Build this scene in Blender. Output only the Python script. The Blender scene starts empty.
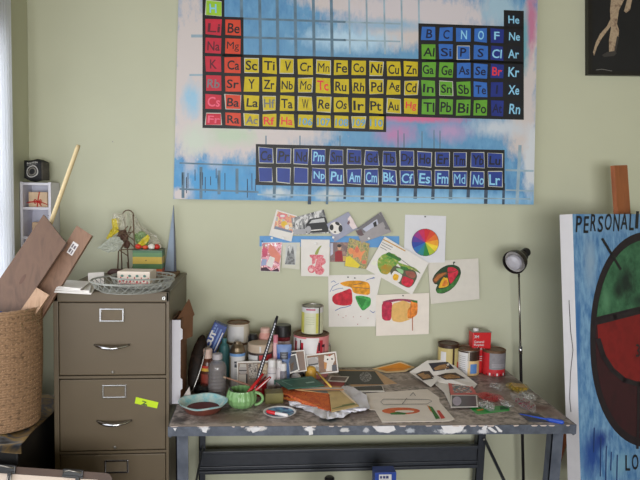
import bpy, bmesh, math, random
from mathutils import Vector, Matrix
random.seed(7)
SC = bpy.context.scene
COL = SC.collection
V = Vector

# ------------------------------------------------------------------ camera
FPX = 622.2
CAM = V((0, -3.17, 1.63))
psi, th, rho = math.radians(5.6), math.radians(3.9), math.radians(1.05)
FW = V((math.sin(psi)*math.cos(th), math.cos(psi)*math.cos(th), -math.sin(th)))
R0 = V((math.cos(psi), -math.sin(psi), 0)); U0 = R0.cross(FW)
RT = R0*math.cos(rho) + U0*math.sin(rho)
UP = U0*math.cos(rho) - R0*math.sin(rho)
cd = bpy.data.cameras.new('camera'); cam = bpy.data.objects.new('camera', cd); COL.objects.link(cam)
cd.lens = 35; cd.sensor_width = 36; cd.clip_start = .05
m3 = Matrix((RT, UP, -FW)).transposed()
cam.matrix_world = Matrix.Translation(CAM) @ m3.to_4x4()
SC.camera = cam

# survey helpers: where the sight line through a measured point of the photograph meets a real plane
def ray(px, py): return FW + RT*((px-320)/FPX) - UP*((py-240)/FPX)
def at_y(px, py, y):
    d = ray(px, py); return CAM + d*((y-CAM.y)/d.y)
def at_z(px, py, z):
    d = ray(px, py); return CAM + d*((z-CAM.z)/d.z)
def at_x(px, py, x):
    d = ray(px, py); return CAM + d*((x-CAM.x)/d.x)
def at_pl(px, py, p0, n):
    d = ray(px, py); return CAM + d*((p0-CAM).dot(n)/d.dot(n))
def mpp(p): return (V(p)-CAM).dot(FW)/FPX

# ------------------------------------------------------------------ materials
def lin(c):
    c /= 255.0
    return c/12.92 if c <= .04045 else ((c+.055)/1.055)**2.4
def rgb(c): return (lin(c[0]), lin(c[1]), lin(c[2]), 1)
def scl(c, k): return tuple(min(1, x*k) for x in c[:3]) + (1,)
MATS = {}
def newmat(name):
    m = bpy.data.materials.new(name); m.use_nodes = True
    nt = m.node_tree; return m, nt, nt.nodes['Principled BSDF']
def mat(name, c=None, rough=.55, metal=0, var=.08, scale=30, bump=0, trans=0, alpha=1, stretch=None, ior=1.45, sub=0, spec=.5):
    if name in MATS: return MATS[name]
    m, nt, b = newmat(name); MATS[name] = m
    tc = nt.nodes.new('ShaderNodeTexCoord'); nz = nt.nodes.new('ShaderNodeTexNoise')
    nz.inputs['Scale'].default_value = scale; nz.inputs['Detail'].default_value = 4
    if stretch:
        mp = nt.nodes.new('ShaderNodeMapping'); mp.inputs['Scale'].default_value = stretch
        nt.links.new(tc.outputs['Object'], mp.inputs['Vector']); nt.links.new(mp.outputs[0], nz.inputs['Vector'])
    else: nt.links.new(tc.outputs['Object'], nz.inputs['Vector'])
    cr = nt.nodes.new('ShaderNodeValToRGB'); e = cr.color_ramp.elements
    e[0].position = .3; e[1].position = .7
    e[0].color = scl(rgb(c), 1-var); e[1].color = scl(rgb(c), 1+var)
    nt.links.new(nz.outputs['Fac'], cr.inputs['Fac']); nt.links.new(cr.outputs['Color'], b.inputs['Base Color'])
    b.inputs['Roughness'].default_value = rough; b.inputs['Metallic'].default_value = metal
    b.inputs['Transmission Weight'].default_value = trans; b.inputs['Alpha'].default_value = alpha
    b.inputs['IOR'].default_value = ior; b.inputs['Specular IOR Level'].default_value = spec
    if bump:
        bp = nt.nodes.new('ShaderNodeBump'); bp.inputs['Strength'].default_value = bump; bp.inputs['Distance'].default_value = .004
        nt.links.new(nz.outputs['Fac'], bp.inputs['Height']); nt.links.new(bp.outputs[0], b.inputs['Normal'])
    return m
def multi(name, cols, scale=60, rough=.5, interp='CONSTANT', stretch=None, detail=3, lo=.3, hi=.7, distort=0, bump=0):
    if name in MATS: return MATS[name]
    m, nt, b = newmat(name); MATS[name] = m
    tc = nt.nodes.new('ShaderNodeTexCoord'); nz = nt.nodes.new('ShaderNodeTexNoise')
    nz.inputs['Scale'].default_value = scale; nz.inputs['Detail'].default_value = detail; nz.inputs['Distortion'].default_value = distort
    mp = nt.nodes.new('ShaderNodeMapping'); mp.inputs['Scale'].default_value = stretch or (1, 1, 1)
    mp.inputs['Location'].default_value = (len(MATS)*.37 % 5, len(MATS)*.73 % 5, 0)
    nt.links.new(tc.outputs['Object'], mp.inputs['Vector']); nt.links.new(mp.outputs[0], nz.inputs['Vector'])
    cr = nt.nodes.new('ShaderNodeValToRGB'); cr.color_ramp.interpolation = interp
    e = cr.color_ramp.elements; n = len(cols)
    e[0].position = lo; e[0].color = rgb(cols[0]); e[1].position = hi; e[1].color = rgb(cols[-1])
    for i in range(1, n-1):
        q = e.new(lo+(hi-lo)*i/(n-1)); q.color = rgb(cols[i])
    nt.links.new(nz.outputs['Fac'], cr.inputs['Fac']); nt.links.new(cr.outputs['Color'], b.inputs['Base Color'])
    b.inputs['Roughness'].default_value = rough
    if bump:
        bp = nt.nodes.new('ShaderNodeBump'); bp.inputs['Strength'].default_value = bump; bp.inputs['Distance'].default_value = .003
        nt.links.new(nz.outputs['Fac'], bp.inputs['Height']); nt.links.new(bp.outputs[0], b.inputs['Normal'])
    return m
def painted(name, base, base2, org, blobs, nscale=9, namp=.9, rough=.6, bscale=6, stretch=(1, 1, 1)):
    """hand-painted ground: base noise plus ragged patches of paint (centre, radii, colour, softness)"""
    m, nt, b = newmat(name); MATS[name] = m; N = nt.nodes; L = nt.links
    tc = N.new('ShaderNodeTexCoord')
    mp = N.new('ShaderNodeMapping'); mp.inputs['Scale'].default_value = stretch; L.new(tc.outputs['Object'], mp.inputs['Vector'])
    nz = N.new('ShaderNodeTexNoise'); nz.inputs['Scale'].default_value = bscale; nz.inputs['Detail'].default_value = 6; nz.inputs['Roughness'].default_value = .65
    L.new(mp.outputs[0], nz.inputs['Vector'])
    cr = N.new('ShaderNodeValToRGB'); e = cr.color_ramp.elements; e[0].position = .35; e[1].position = .65
    e[0].color = rgb(base); e[1].color = rgb(base2); L.new(nz.outputs['Fac'], cr.inputs['Fac'])
    cur = cr.outputs['Color']
    n2 = N.new('ShaderNodeTexNoise'); n2.inputs['Scale'].default_value = nscale; n2.inputs['Detail'].default_value = 6; n2.inputs['Roughness'].default_value = .7
    L.new(mp.outputs[0], n2.inputs['Vector'])
    s = N.new('ShaderNodeVectorMath'); s.operation = 'SUBTRACT'; s.inputs[1].default_value = (.5, .5, .5); L.new(n2.outputs['Color'], s.inputs[0])
    k = N.new('ShaderNodeVectorMath'); k.operation = 'SCALE'; k.inputs['Scale'].default_value = namp*2; L.new(s.outputs[0], k.inputs[0])
    for (c, rad, colr, soft) in blobs:
        d = V(c)-V(org)
        a = N.new('ShaderNodeVectorMath'); a.operation = 'SUBTRACT'; a.inputs[1].default_value = d; L.new(tc.outputs['Object'], a.inputs[0])
        g = N.new('ShaderNodeVectorMath'); g.operation = 'DIVIDE'; g.inputs[1].default_value = (rad[0], rad[1], rad[2]); L.new(a.outputs[0], g.inputs[0])
        h = N.new('ShaderNodeVectorMath'); h.operation = 'ADD'; L.new(g.outputs[0], h.inputs[0]); L.new(k.outputs[0], h.inputs[1])
        l = N.new('ShaderNodeVectorMath'); l.operation = 'LENGTH'; L.new(h.outputs[0], l.inputs[0])
        r = N.new('ShaderNodeMapRange'); r.inputs['From Min'].default_value = 1+soft; r.inputs['From Max'].default_value = 1-soft
        L.new(l.outputs['Value'], r.inputs['Value'])
        x = N.new('ShaderNodeMix'); x.data_type = 'RGBA'; L.new(r.outputs[0], x.inputs['Factor']); L.new(cur, x.inputs['A']); x.inputs['B'].default_value = rgb(colr)
        cur = x.outputs['Result']
    L.new(cur, b.inputs['Base Color']); b.inputs['Roughness'].default_value = rough
    return m

# ------------------------------------------------------------------ mesh builder
WORG = {}
def setp(o, label, cat, group, kind):
    if label: o['label'] = label
    if cat: o['category'] = cat
    if group: o['group'] = group
    if kind: o['kind'] = kind
def thing(name, label, cat, loc, group=None):
    o = bpy.data.objects.new(name, None); COL.objects.link(o); o.location = loc; o.empty_display_size = .05
    WORG[o.name] = V(loc); setp(o, label, cat, group, None); return o
TXT = {}
def text_mesh(s, bold):
    if (s, bold) in TXT: return TXT[(s, bold)]
    c = bpy.data.curves.new('t', 'FONT'); c.body = s; c.size = 1; c.offset = bold; c.resolution_u = 3
    o = bpy.data.objects.new('t', c); COL.objects.link(o); bpy.context.view_layer.update()
    me = o.evaluated_get(bpy.context.evaluated_depsgraph_get()).to_mesh()
    vs = [v.co.copy() for v in me.vertices]; fs = [tuple(p.vertices) for p in me.polygons]
    bpy.data.objects.remove(o); bpy.data.curves.remove(c)
    if vs:
        x0 = min(v.x for v in vs); x1 = max(v.x for v in vs); y0 = min(v.y for v in vs); y1 = max(v.y for v in vs)
    else: x0 = x1 = y0 = y1 = 0
    TXT[(s, bold)] = (vs, fs, x0, x1, y0, y1); return TXT[(s, bold)]
class MB:
    def __init__(s): s.v = []; s.f = []; s.m = []; s.s = []; s.mats = []
    def mi(s, m):
        if m not in s.mats: s.mats.append(m)
        return s.mats.index(m)
    def add(s, vs, fs, m, smooth=False):
        b = len(s.v); i = s.mi(m); s.v += [V(v) for v in vs]
        for f in fs: s.f.append(tuple(b+k for k in f)); s.m.append(i); s.s.append(smooth)
        return s
    def box(s, c, size, m, rot=None, bevel=0, seg=2):
        bm = bmesh.new(); bmesh.ops.create_cube(bm, size=1)
        bmesh.ops.scale(bm, vec=size, verts=bm.verts)
        if bevel: bmesh.ops.bevel(bm, geom=bm.edges[:]+bm.verts[:], offset=bevel, segments=seg, affect='EDGES', profile=.6)
        M = (rot or Matrix()).to_4x4()
        vs = [V(c)+M@v.co for v in bm.verts]; bm.verts.index_update()
        fs = [[v.index for v in f.verts] for f in bm.faces]; bm.free()
        return s.add(vs, fs, m, False)
    def prism(s, pts, vec, m, side=None):
        n = len(pts); vec = V(vec); pts = [V(p) for p in pts]
        s.add(pts + [p+vec for p in pts], [tuple(range(n)), tuple(range(2*n-1, n-1, -1))], m)
        s.add(pts + [p+vec for p in pts], [(i, (i+1) % n, n+(i+1) % n, n+i) for i in range(n)], side or m)
        return s
    def poly(s, pts, m): return s.add(pts, [tuple(range(len(pts)))], m)
    def tube(s, pts, r, m, n=8, closed=False, flat=None):
        pts = [V(p) for p in pts]; k = len(pts)
        rs = r if isinstance(r, (list, tuple)) else [r]*k
        vs = []; prev = None
        for i, p in enumerate(pts):
            if closed: t = pts[(i+1) % k]-pts[i-1]
            else: t = pts[min(i+1, k-1)]-pts[max(i-1, 0)]
            t.normalize()
            a = prev if prev is not None else (V((0, 0, 1)) if abs(t.z) < .9 else V((1, 0, 0)))
            a = (a-t*a.dot(t)).normalized(); prev = a; bb = t.cross(a)
            for j in range(n):
                w = 2*math.pi*j/n; vs.append(p+(a*math.cos(w)+bb*math.sin(w)*(flat or 1))*rs[i])
        fs = []
        for i in range(k if closed else k-1):
            q = (i+1) % k
            for j in range(n): fs.append((i*n+j, i*n+(j+1) % n, q*n+(j+1) % n, q*n+j))
        if not closed: fs += [tuple(range(n-1, -1, -1)), tuple((k-1)*n+j for j in range(n))]
        return s.add(vs, fs, m, n > 5)
    def lathe(s, prof, o, m, n=28, M=None, rad=None, smooth=True, sq=(1, 1), zf=None, capb=True, capt=False):
        """prof: (r, z) or (r, z, material)"""
        o = V(o); M = M or Matrix(); M = M.to_3x3()
        def ring(i):
            r, z = prof[i][:2]; out = []
            for j in range(n):
                w = 2*math.pi*j/n; k = rad(w, z) if rad else 1
                out.append(o+M@V((r*k*math.cos(w)*sq[0], r*k*math.sin(w)*sq[1], z+(zf(w, r) if zf else 0))))
            return out
        rings = [ring(i) for i in range(len(prof))]
        for i in range(len(prof)-1):
            mm = prof[i+1][2] if len(prof[i+1]) > 2 else m
            s.add(rings[i]+rings[i+1], [(j, (j+1) % n, n+(j+1) % n, n+j) for j in range(n)], mm, smooth)
        if capb and prof[0][0] > 1e-5: s.add(rings[0], [tuple(range(n-1, -1, -1))], prof[0][2] if len(prof[0]) > 2 else m)
        if capt and prof[-1][0] > 1e-5: s.add(rings[-1], [tuple(range(n))], prof[-1][2] if len(prof[-1]) > 2 else m)
        return s
    def text(s, t, fn, m, w, h, bold=.02, cx=True):
        """fn(u,v) maps box coordinates (0..w, 0..h, v up) to space; text is fitted to the box"""
        vs, fs, x0, x1, y0, y1 = text_mesh(t, bold)
        if not vs: return s
        kx = w/max(x1-x0, 1e-6); ky = h/max(y1-y0, 1e-6)
        return s.add([fn((v.x-x0)*kx, (v.y-y0)*ky) for v in vs], fs, m)
    def build(s, name, parent=None, label=None, cat=None, group=None, kind=None, origin=None, merge=0):
        xs = [v.x for v in s.v]; ys = [v.y for v in s.v]; zs = [v.z for v in s.v]
        og = V(origin) if origin is not None else V(((min(xs)+max(xs))/2, (min(ys)+max(ys))/2, min(zs)))
        me = bpy.data.meshes.new(name); me.from_pydata([v-og for v in s.v], [], s.f)
        for m in s.mats: me.materials.append(m)
        me.polygons.foreach_set('material_index', s.m); me.polygons.foreach_set('use_smooth', s.s)
        if merge:
            bm = bmesh.new(); bm.from_mesh(me); bmesh.ops.remove_doubles(bm, verts=bm.verts, dist=merge); bm.to_mesh(me); bm.free()
        me.update()
        o = bpy.data.objects.new(name, me); COL.objects.link(o)
        if parent: o.parent = parent; o.location = og-WORG[parent.name]
        else: o.location = og
        WORG[o.name] = og; setp(o, label, cat, group, kind); return o
def Rz(a): return Matrix.Rotation(math.radians(a), 3, 'Z')
def Rx(a): return Matrix.Rotation(math.radians(a), 3, 'X')
def Ry(a): return Matrix.Rotation(math.radians(a), 3, 'Y')
def axisM(d):
    """matrix whose Z column is d"""
    d = V(d).normalized(); return d.to_track_quat('Z', 'Y').to_matrix()
def ell(cx, cy, rx, ry, n=22, a0=0, a1=360, rot=0):
    out = []; c, q = math.cos(math.radians(rot)), math.sin(math.radians(rot))
    full = abs(a1-a0) >= 360
    for i in range(n if full else n+1):
        w = math.radians(a0+(a1-a0)*i/n); x, y = rx*math.cos(w), ry*math.sin(w)
        out.append((cx+x*c-y*q, cy+x*q+y*c))
    return out
def stroke(pts, w):
    """outline polygons of a brush stroke through 2-D points"""
    out = []
    for (a, b) in zip(pts[:-1], pts[1:]):
        dx, dy = b[0]-a[0], b[1]-a[1]; l = math.hypot(dx, dy) or 1; nx, ny = -dy/l*w/2, dx/l*w/2; ex, ey = dx/l*w*.3, dy/l*w*.3
        out.append([(a[0]-ex+nx, a[1]-ey+ny), (b[0]+ex+nx, b[1]+ey+ny), (b[0]+ex-nx, b[1]+ey-ny), (a[0]-ex-nx, a[1]-ey-ny)])
    return out

# ------------------------------------------------------------------ common materials
white = mat('white_paper', (226, 221, 216), .7, var=.03, scale=20)
cream = mat('cream_paper', (230, 220, 210), .7, var=.04, scale=20)
black = mat('black_paint', (18, 17, 20), .5, var=.25)
chrome = mat('chrome', (190, 190, 192), .18, 1, var=.05)
steel = mat('dull_steel', (150, 146, 140), .38, .9, var=.12)
wallm = mat('wall_paint', (191, 192, 168), .8, var=.025, scale=3, bump=.03)

# ------------------------------------------------------------------ room
LX = -1.118; RX = 3.1; CZ = 3.05; BY = -5.6
def struct(name, mb, origin=None): return mb.build(name, kind='structure', origin=origin)
floorm = multi('floor_boards', [(74, 58, 44), (92, 72, 54), (82, 64, 48)], 8, .5, 'LINEAR', (1, 12, 1))
struct('floor', MB().box(((LX+RX)/2, BY/2, -.05), (RX-LX+.4, -BY+.4, .1), floorm))
struct('ceiling', MB().box(((LX+RX)/2, BY/2, CZ+.05), (RX-LX+.4, -BY+.4, .1), mat('ceiling_paint', (128, 114, 86), .85, var=.02, scale=4)))
struct('wall_back', MB().box(((LX+RX)/2, .06, CZ/2), (RX-LX+.4, .12, CZ), wallm))
struct('wall_right', MB().box((RX+.06, BY/2, CZ/2), (.12, -BY, CZ), wallm))
# left wall with its window opening
wy1 = at_x(8.2, 130, LX+.04).y+.004; wy0 = -4.2; wz0 = .75; wz1 = 2.3
lw = MB()
lw.box((LX-.06, wy1/2, CZ/2), (.12, -wy1, CZ), wallm)
lw.box((LX-.06, (BY+wy0)/2, CZ/2), (.12, wy0-BY, CZ), wallm)
lw.box((LX-.06, (wy0+wy1)/2, wz0/2), (.12, wy1-wy0, wz0), wallm)
lw.box((LX-.06, (wy0+wy1)/2, (CZ+wz1)/2), (.12, wy1-wy0, CZ-wz1), wallm)
struct('wall_left', lw)
# rear wall with a wide window opening
rz0, rz1, rx0, rx1 = .6, 1.9, -.95, 1.5
rw = MB()
rw.box(((LX+rx0)/2, BY-.06, CZ/2), (rx0-LX, .12, CZ), wallm); rw.box(((RX+rx1)/2, BY-.06, CZ/2), (RX-rx1, .12, CZ), wallm)
rw.box(((rx0+rx1)/2, BY-.06, rz0/2), (rx1-rx0, .12, rz0), wallm); rw.box(((rx0+rx1)/2, BY-.06, (CZ+rz1)/2), (rx1-rx0, .12, CZ-rz1), wallm)
struct('wall_rear', rw)
trimw = mat('trim_white', (232, 233, 236), .4, var=.02)
tw = MB()
for (y0, y1, z0, z1) in ((wy0-.075, wy0+.005, wz0-.08, wz1+.08), (wy0, wy1, wz1-.005, wz1+.08), (wy0-.1, wy1, wz0-.1, wz0-.02)):
    tw.box((LX+.011, (y0+y1)/2, (z0+z1)/2), (.022, y1-y0, z1-z0), trimw, bevel=.004)
struct('trim_1', tw)
fr = MB()
for y in (wy0+.03, wy0+(wy1-wy0)/3, wy0+(wy1-wy0)*2/3, wy1-.03): fr.box((LX-.07, y, (wz0+wz1)/2), (.05, .05, wz1-wz0), trimw)
for z in (wz0+.03, (wz0+wz1)/2, wz1-.03): fr.box((LX-.07, (wy0+wy1)/2, z), (.045, wy1-wy0, .05), trimw)
struct('window_1', fr)
struct('baseboard_back', MB().box(((LX+RX)/2, -.008, .05), (RX-LX, .016, .1), trimw, bevel=.003))
struct('baseboard_left', MB().box((LX+.008, BY/2, .05), (.016, -BY-.04, .1), trimw, bevel=.003))
# sheer curtain at the edge of the left window
m, nt, b = newmat('sheer_curtain'); 
tr = nt.nodes.new('ShaderNodeBsdfTranslucent'); tr.inputs[0].default_value = (.86, .88, .93, 1)
mx = nt.nodes.new('ShaderNodeMixShader'); mx.inputs[0].default_value = .55
b.inputs['Base Color'].default_value = (.86, .88, .92, 1); b.inputs['Roughness'].default_value = .9
wv = nt.nodes.new('ShaderNodeTexWave'); wv.inputs['Scale'].default_value = 60
bp = nt.nodes.new('ShaderNodeBump'); bp.inputs['Strength'].default_value = .05; nt.links.new(wv.outputs['Fac'], bp.inputs['Height']); nt.links.new(bp.outputs[0], b.inputs['Normal'])
nt.links.new(b.outputs[0], mx.inputs[1]); nt.links.new(tr.outputs[0], mx.inputs[2]); nt.links.new(mx.outputs[0], nt.nodes['Material Output'].inputs[0])
cedge = at_x(8.2, 130, LX+.04).y
cu = MB(); ny = 40; vs = []; fs = []
for i in range(ny+1):
    y = cedge-(.2)*i/ny; x = LX+.05+.012*math.sin(i*1.15)
    vs += [(x, y, .80), (x, y, 2.78)]
for i in range(ny): fs.append((2*i, 2*i+2, 2*i+3, 2*i+1))
cu.add(vs, fs, m, True)
ct = thing('curtain', 'sheer white curtain at the left edge of the room', 'curtain', (LX+.05, cedge-.1, .80))
cu.build('curtain_panel', ct)
MB().tube([(LX+.05, cedge+.03, 2.79), (LX+.05, cedge-4.0, 2.79)], .011, trimw).build('curtain_rod', ct)
for yy in (cedge-.02, cedge-3.97): MB().box((LX+.028, yy, 2.79), (.054, .02, .03), trimw).build('rod_bracket', ct)

# ------------------------------------------------------------------ sheets on the wall / on the table
def chaikin(pp, k=2):
    for _ in range(k):
        o = []
        for i in range(len(pp)):
            a, b = pp[i], pp[(i+1) % len(pp)]
            o += [(a[0]*.82+b[0]*.18, a[1]*.82+b[1]*.18), (a[0]*.18+b[0]*.82, a[1]*.18+b[1]*.82)]
        pp = o
    return pp
def wall_sheet(name, label, cat, quad, layer, decals=(), paper=None, tilt=.006, group=None, thick=.0007):
    base = .0012+layer*.0022
    p0, p1 = min(q[1] for q in quad), max(q[1] for q in quad)
    def S(px, py, off=0):
        t = (py-p0)/(p1-p0); return at_y(px, py, -(base+tilt*t+off))
    mb = MB(); pts = [S(x, y) for x, y in quad]
    mb.prism(pts, (0, thick, 0), paper or white)
    for i, (pp, mm) in enumerate(decals):
        if cat == 'sketch' and len(pp) > 4: pp = chaikin(pp)
        mb.poly([S(x, y, .0003+.00012*i) for x, y in pp], mm)
    return mb.build(name, label=label, cat=cat, group=group), S
def ins(quad, k):
    cx = sum(q[0] for q in quad)/len(quad); cy = sum(q[1] for q in quad)/len(quad)
    return [(cx+(x-cx)*k, cy+(y-cy)*k) for x, y in quad]
TZ = .75
def table_sheet(name, label, cat, quad, lift, decals=(), paper=None, thick=.0012, z=TZ, group=None, parent=None):
    def S(px, py, off=0): return at_z(px, py, z+lift+off)
    mb = MB(); mb.prism([S(x, y) for x, y in quad], (0, 0, -thick), paper or white)
    for i, (pp, mm) in enumerate(decals): mb.poly([S(x, y, .0004+.00015*i) for x, y in pp], mm)
    return mb.build(name, label=label, cat=cat, group=group, parent=parent)

# ------------------------------------------------------------------ the big periodic table painting
PY = -.04
def PP(px, py, off=0): return at_y(px, py, PY-off)
TL, TR, BR, BL = (178.6, -10), (537.8, -2), (533.6, 204.6), (173.4, 199)
org = PP(355, 200)
SX = mpp(org)
def bl(px, py, rx, ry, c, soft=.35): return (PP(px, py), (rx*SX, 1, ry*SX), c, soft)
WH = (204, 194, 192)
bg = painted('painted_ground', (48, 116, 176), (108, 164, 206), org, [
    bl(355, 90, 200, 90, (104, 154, 190), .8),
    bl(190, 60, 22, 75, WH), bl(200, 120, 40, 30, WH), bl(240, 140, 75, 17, WH), bl(190, 178, 6, 22, WH), bl(215, 165, 6, 26, WH, .5),
    bl(216, 182, 36, 18, (74, 152, 204), .5), bl(192, 100, 8, 14, (150, 190, 215), .6),
    bl(232, 135, 22, 9, (186, 200, 178), .6), bl(196, 140, 12, 12, (196, 204, 190), .6),
    bl(340, 3, 40, 8, WH), bl(420, 14, 80, 22, (206, 198, 202)), bl(400, 34, 30, 14, WH), bl(350, 40, 40, 10, (176, 206, 226), .5), bl(390, 25, 40, 5, (150, 180, 205), .6),
    bl(500, 8, 18, 16, (160, 190, 208), .5), bl(528, 70, 10, 70, WH), bl(522, 128, 16, 30, WH), bl(531, 160, 8, 34, (206, 210, 216)),
    bl(531, 22, 5, 30, (190, 120, 150), .5), bl(524, 45, 5, 26, (110, 165, 180), .5),
    bl(415, 118, 44, 4, (205, 110, 150), .5), bl(396, 134, 16, 9, (180, 130, 175), .7), bl(450, 132, 16, 8, (176, 150, 190), .7), bl(500, 128, 26, 8, (196, 204, 214), .6),
    bl(440, 200, 110, 7, (140, 190, 224), .6), bl(300, 133, 30, 6, WH, .6), bl(330, 195, 12, 5, (190, 196, 198), .5), bl(278, 193, 12, 4, (190, 200, 205), .5), bl(180, 194, 7, 6, WH)],
    nscale=17, namp=.95, rough=.55, bscale=16, stretch=(1.5, 1, .7))
edge = mat('canvas_edge', (190, 190, 184), .8, var=.08, scale=15)
pm = MB(); pts = [PP(*q) for q in (TL, TR, BR, BL)]
pm.prism(pts, (0, -PY-.006, 0), bg, edge)
greyl = mat('grey_blue_line', (96, 122, 140), .6, var=.25, scale=15); greyp = mat('pale_grey_line', (150, 172, 186), .6, var=.2, scale=15); greyd = mat('dark_grey_line', (62, 78, 96), .6, var=.3, scale=15)
def pquad(x0, y0, x1, y1, m, off): pm.poly([PP(x0, y0, off), PP(x1, y0, off), PP(x1, y1, off), PP(x0, y1, off)], m)
def pline(a, b, w, m, off):
    for q in stroke([a, b], w): pm.poly([PP(x, y, off) for x, y in q], m)
cx18 = [203.7, 223.2, 242.3, 260.6, 278.0, 296.0, 314.2, 332.2, 350.0, 367.3, 385.0, 402.3, 419.6, 437.2, 454.6, 472, 489, 505, 522.6]
ryl = [-1.5, 17.2, 36.3, 54.6, 73.6, 92.2, 110.6, 126.8]; ryr = [12, 28, 44.8, 62.8, 81, 99.2, 118.6, 134]
def ry(r, x):
    t = (x-204)/318.; return ryl[r]*(1-t)+ryr[r]*t
for i_, c in enumerate(cx18[2:13]): pline((c-1, -5), (c, 58-(i_ > 5)*random.uniform(4, 12)), 3.0 if i_ < 6 else 1.8, greyl if i_ < 6 else greyp, .0003)
for r in (1, 2): pline((243, ry(r, 243)), (345, ry(r, 345)), 2.2, greyl, .0004); pline((345, ry(r, 345)), (400, ry(r, 400)), 1.6, greyp, .0004)
lx = [257+i*17.63 for i in range(15)]
for c in lx[1:]: pline((c, 184), (c-.5, random.uniform(196, 203.8)), random.uniform(2.4, 4), greyd if random.random() < .6 else greyl, .0003)
for c in (183, 201, 219, 237): pline((c, 158+random.random()*20), (c, 198-random.random()*6), 3, greyl, .0003)
for i_ in range(16):
    c = random.uniform(182, 256); y_ = random.uniform(166, 182); pline((c, y_), (c, y_+random.uniform(8, 20)), .8, greyd, .0003)
for c in (398, 404, 422, 434, 440): pline((c, 126+random.random()*8), (c, 152), 1, greyl, .0003)
for c in (266, 300, 340): pline((c, 136), (c, 147), 1.2, greyl, .0003)
pline((180, 163), (258, 166), 1.6, greyl, .0004); pline((180, 189), (258, 192), 1.8, greyl, .0004); pline((258, 194.5), (400, 197), 1.6, greyp, .0004); pline((400, 197), (530, 199), 1.2, greyp, .0004)
pline((506, 170), (533, 171), 2, greyp, .0004); pline((506, 190), (533, 191), 1.6, greyp, .0004); pline((520, 146), (517, 203), 3.2, greyp, .0003)
pline((192, 36), (203, 36), 3, greyp, .0004); pline((190, 75), (203, 75), 2, greyp, .0004)
paint = {k: mat('paint_'+k, c, .5, var=.10, scale=22) for k, c in dict(red=(192, 36, 58), orange=(206, 66, 40), yellow=(198, 176, 16), green=(96, 160, 44), lime=(150, 196, 50),
        blue=(48, 104, 186), navy=(26, 44, 128), ink=(12, 16, 30), deep=(34, 58, 138)).items()}
let = {k: mat('letter_'+k, c, .5, var=.1) for k, c in dict(k=(20, 20, 26), n=(16, 24, 60), m=(96, 24, 40), l=(140, 200, 232), r=(222, 52, 62), g=(112, 116, 120), b=(96, 156, 196), p=(226, 96, 122), d=(70, 100, 160)).items()}
cells = []
def row(r, c0, syms, cols, lets):
    for i, s_ in enumerate(syms): cells.append((r, c0+i, s_, cols[i], lets[i]))
row(0, 0, ['H'], ['lime'], 'l'); row(0, 17, ['He'], ['ink'], 'l')
row(1, 0, ['Li', 'Be'], ['red', 'orange'], 'mk'); row(1, 12, ['B', 'C', 'N', 'O', 'F', 'Ne'], ['blue', 'blue', 'blue', 'blue', 'navy', 'ink'], 'nnllll')
row(2, 0, ['Na', 'Mg'], ['red', 'orange'], 'mk'); row(2, 12, ['Al', 'Si', 'P', 'S', 'Cl', 'Ar'], ['green', 'blue', 'blue', 'blue', 'navy', 'ink'], 'knnnll')
Yw = ['yellow']*10
row(3, 0, ['K', 'Ca', 'Sc', 'Ti', 'V', 'Cr', 'Mn', 'Fe', 'Co', 'Ni', 'Cu', 'Zn', 'Ga', 'Ge', 'As', 'Se', 'Br', 'Kr'], ['red', 'orange']+Yw+['green', 'green', 'blue', 'blue', 'navy', 'ink'], 'mkkkkkkkkkkkkknnrl')
row(4, 0, ['Rb', 'Sr', 'Y', 'Zr', 'Nb', 'Mo', 'Tc', 'Ru', 'Rh', 'Pd', 'Ag', 'Cd', 'In', 'Sn', 'Sb', 'Te', 'I', 'Xe'], ['red', 'orange']+Yw+['green', 'green', 'green', 'blue', 'navy', 'ink'], 'gkkkkkrkkkkkkkknnl')
row(5, 0, ['Cs', 'Ba', 'La', 'Hf', 'Ta', 'W', 'Re', 'Os', 'Ir', 'Pt', 'Au', 'Hg', 'Tl', 'Pb', 'Bi', 'Po', 'At', 'Rn'], ['red', 'orange']+Yw+['green']*4+['navy', 'ink'], 'pkkgkkkkkkkrkkkknl')
row(6, 0, ['Fr', 'Ra', 'Ac', 'Rf', 'Ha', '106', '107', '108', '109', '110'], ['red', 'orange']+['yellow']*8, 'pkgrrbbbbb')
def blk(c0, c1, r0, r1):   # black bands
    x0, x1 = cx18[c0]-1.2, cx18[c1]+1.2
    pm.poly([PP(x0, ry(r0, x0)-1.2, .0008), PP(x1, ry(r0, x1)-1.2, .0008), PP(x1, ry(r1, x1)+1.2, .0008), PP(x0, ry(r1, x0)+1.2, .0008)], black)
blk(0, 1, 0, 3); blk(1, 2, 1, 3); blk(0, 18, 3, 6); blk(0, 10, 6, 7); blk(12, 18, 1, 3); blk(17, 18, 0, 1)
frame_w = mat('chalky_edge', (196, 196, 186), .6)
def cell(x0, y0, x1, y1, sl, s_, col, le, jit=.65):
    j = lambda: random.uniform(-jit, jit)
    q = [(x0+j(), y0+j()), (x1+j(), y0+sl+j()), (x1+j(), y1+sl+j()), (x0+j(), y1+j())]
    if col == 'deep' or random.random() < .2:
        q2 = [(a+random.uniform(-.5, .5), b_+random.uniform(-.4, .4)) for a, b_ in q]
        pm.poly([PP(*p, .0012) for p in q2], frame_w); q = ins(q, .93)
    pm.poly([PP(*p, .0015) for p in q], paint[col])
    if not s_: return
    W = x1-x0; H = y1-y0
    w = W*(.44 if len(s_) == 1 else .78 if len(s_) == 2 else .9); h = H*(.62+random.uniform(-.04, .05))
    if s_ == 'I': w = W*.14
    ox = x0+(W-w)/2+random.uniform(-.5, .5); oy = y1-(H-h)/2+sl/2+random.uniform(-.4, .4); sh = random.uniform(-.04, .12)
    pm.text(s_, lambda u, v: PP(ox+u+sh*v, oy-v+.05*u, .0020), let[le], w, h, 0 if 'M' in s_ or 'W' in s_ else .016)
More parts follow.
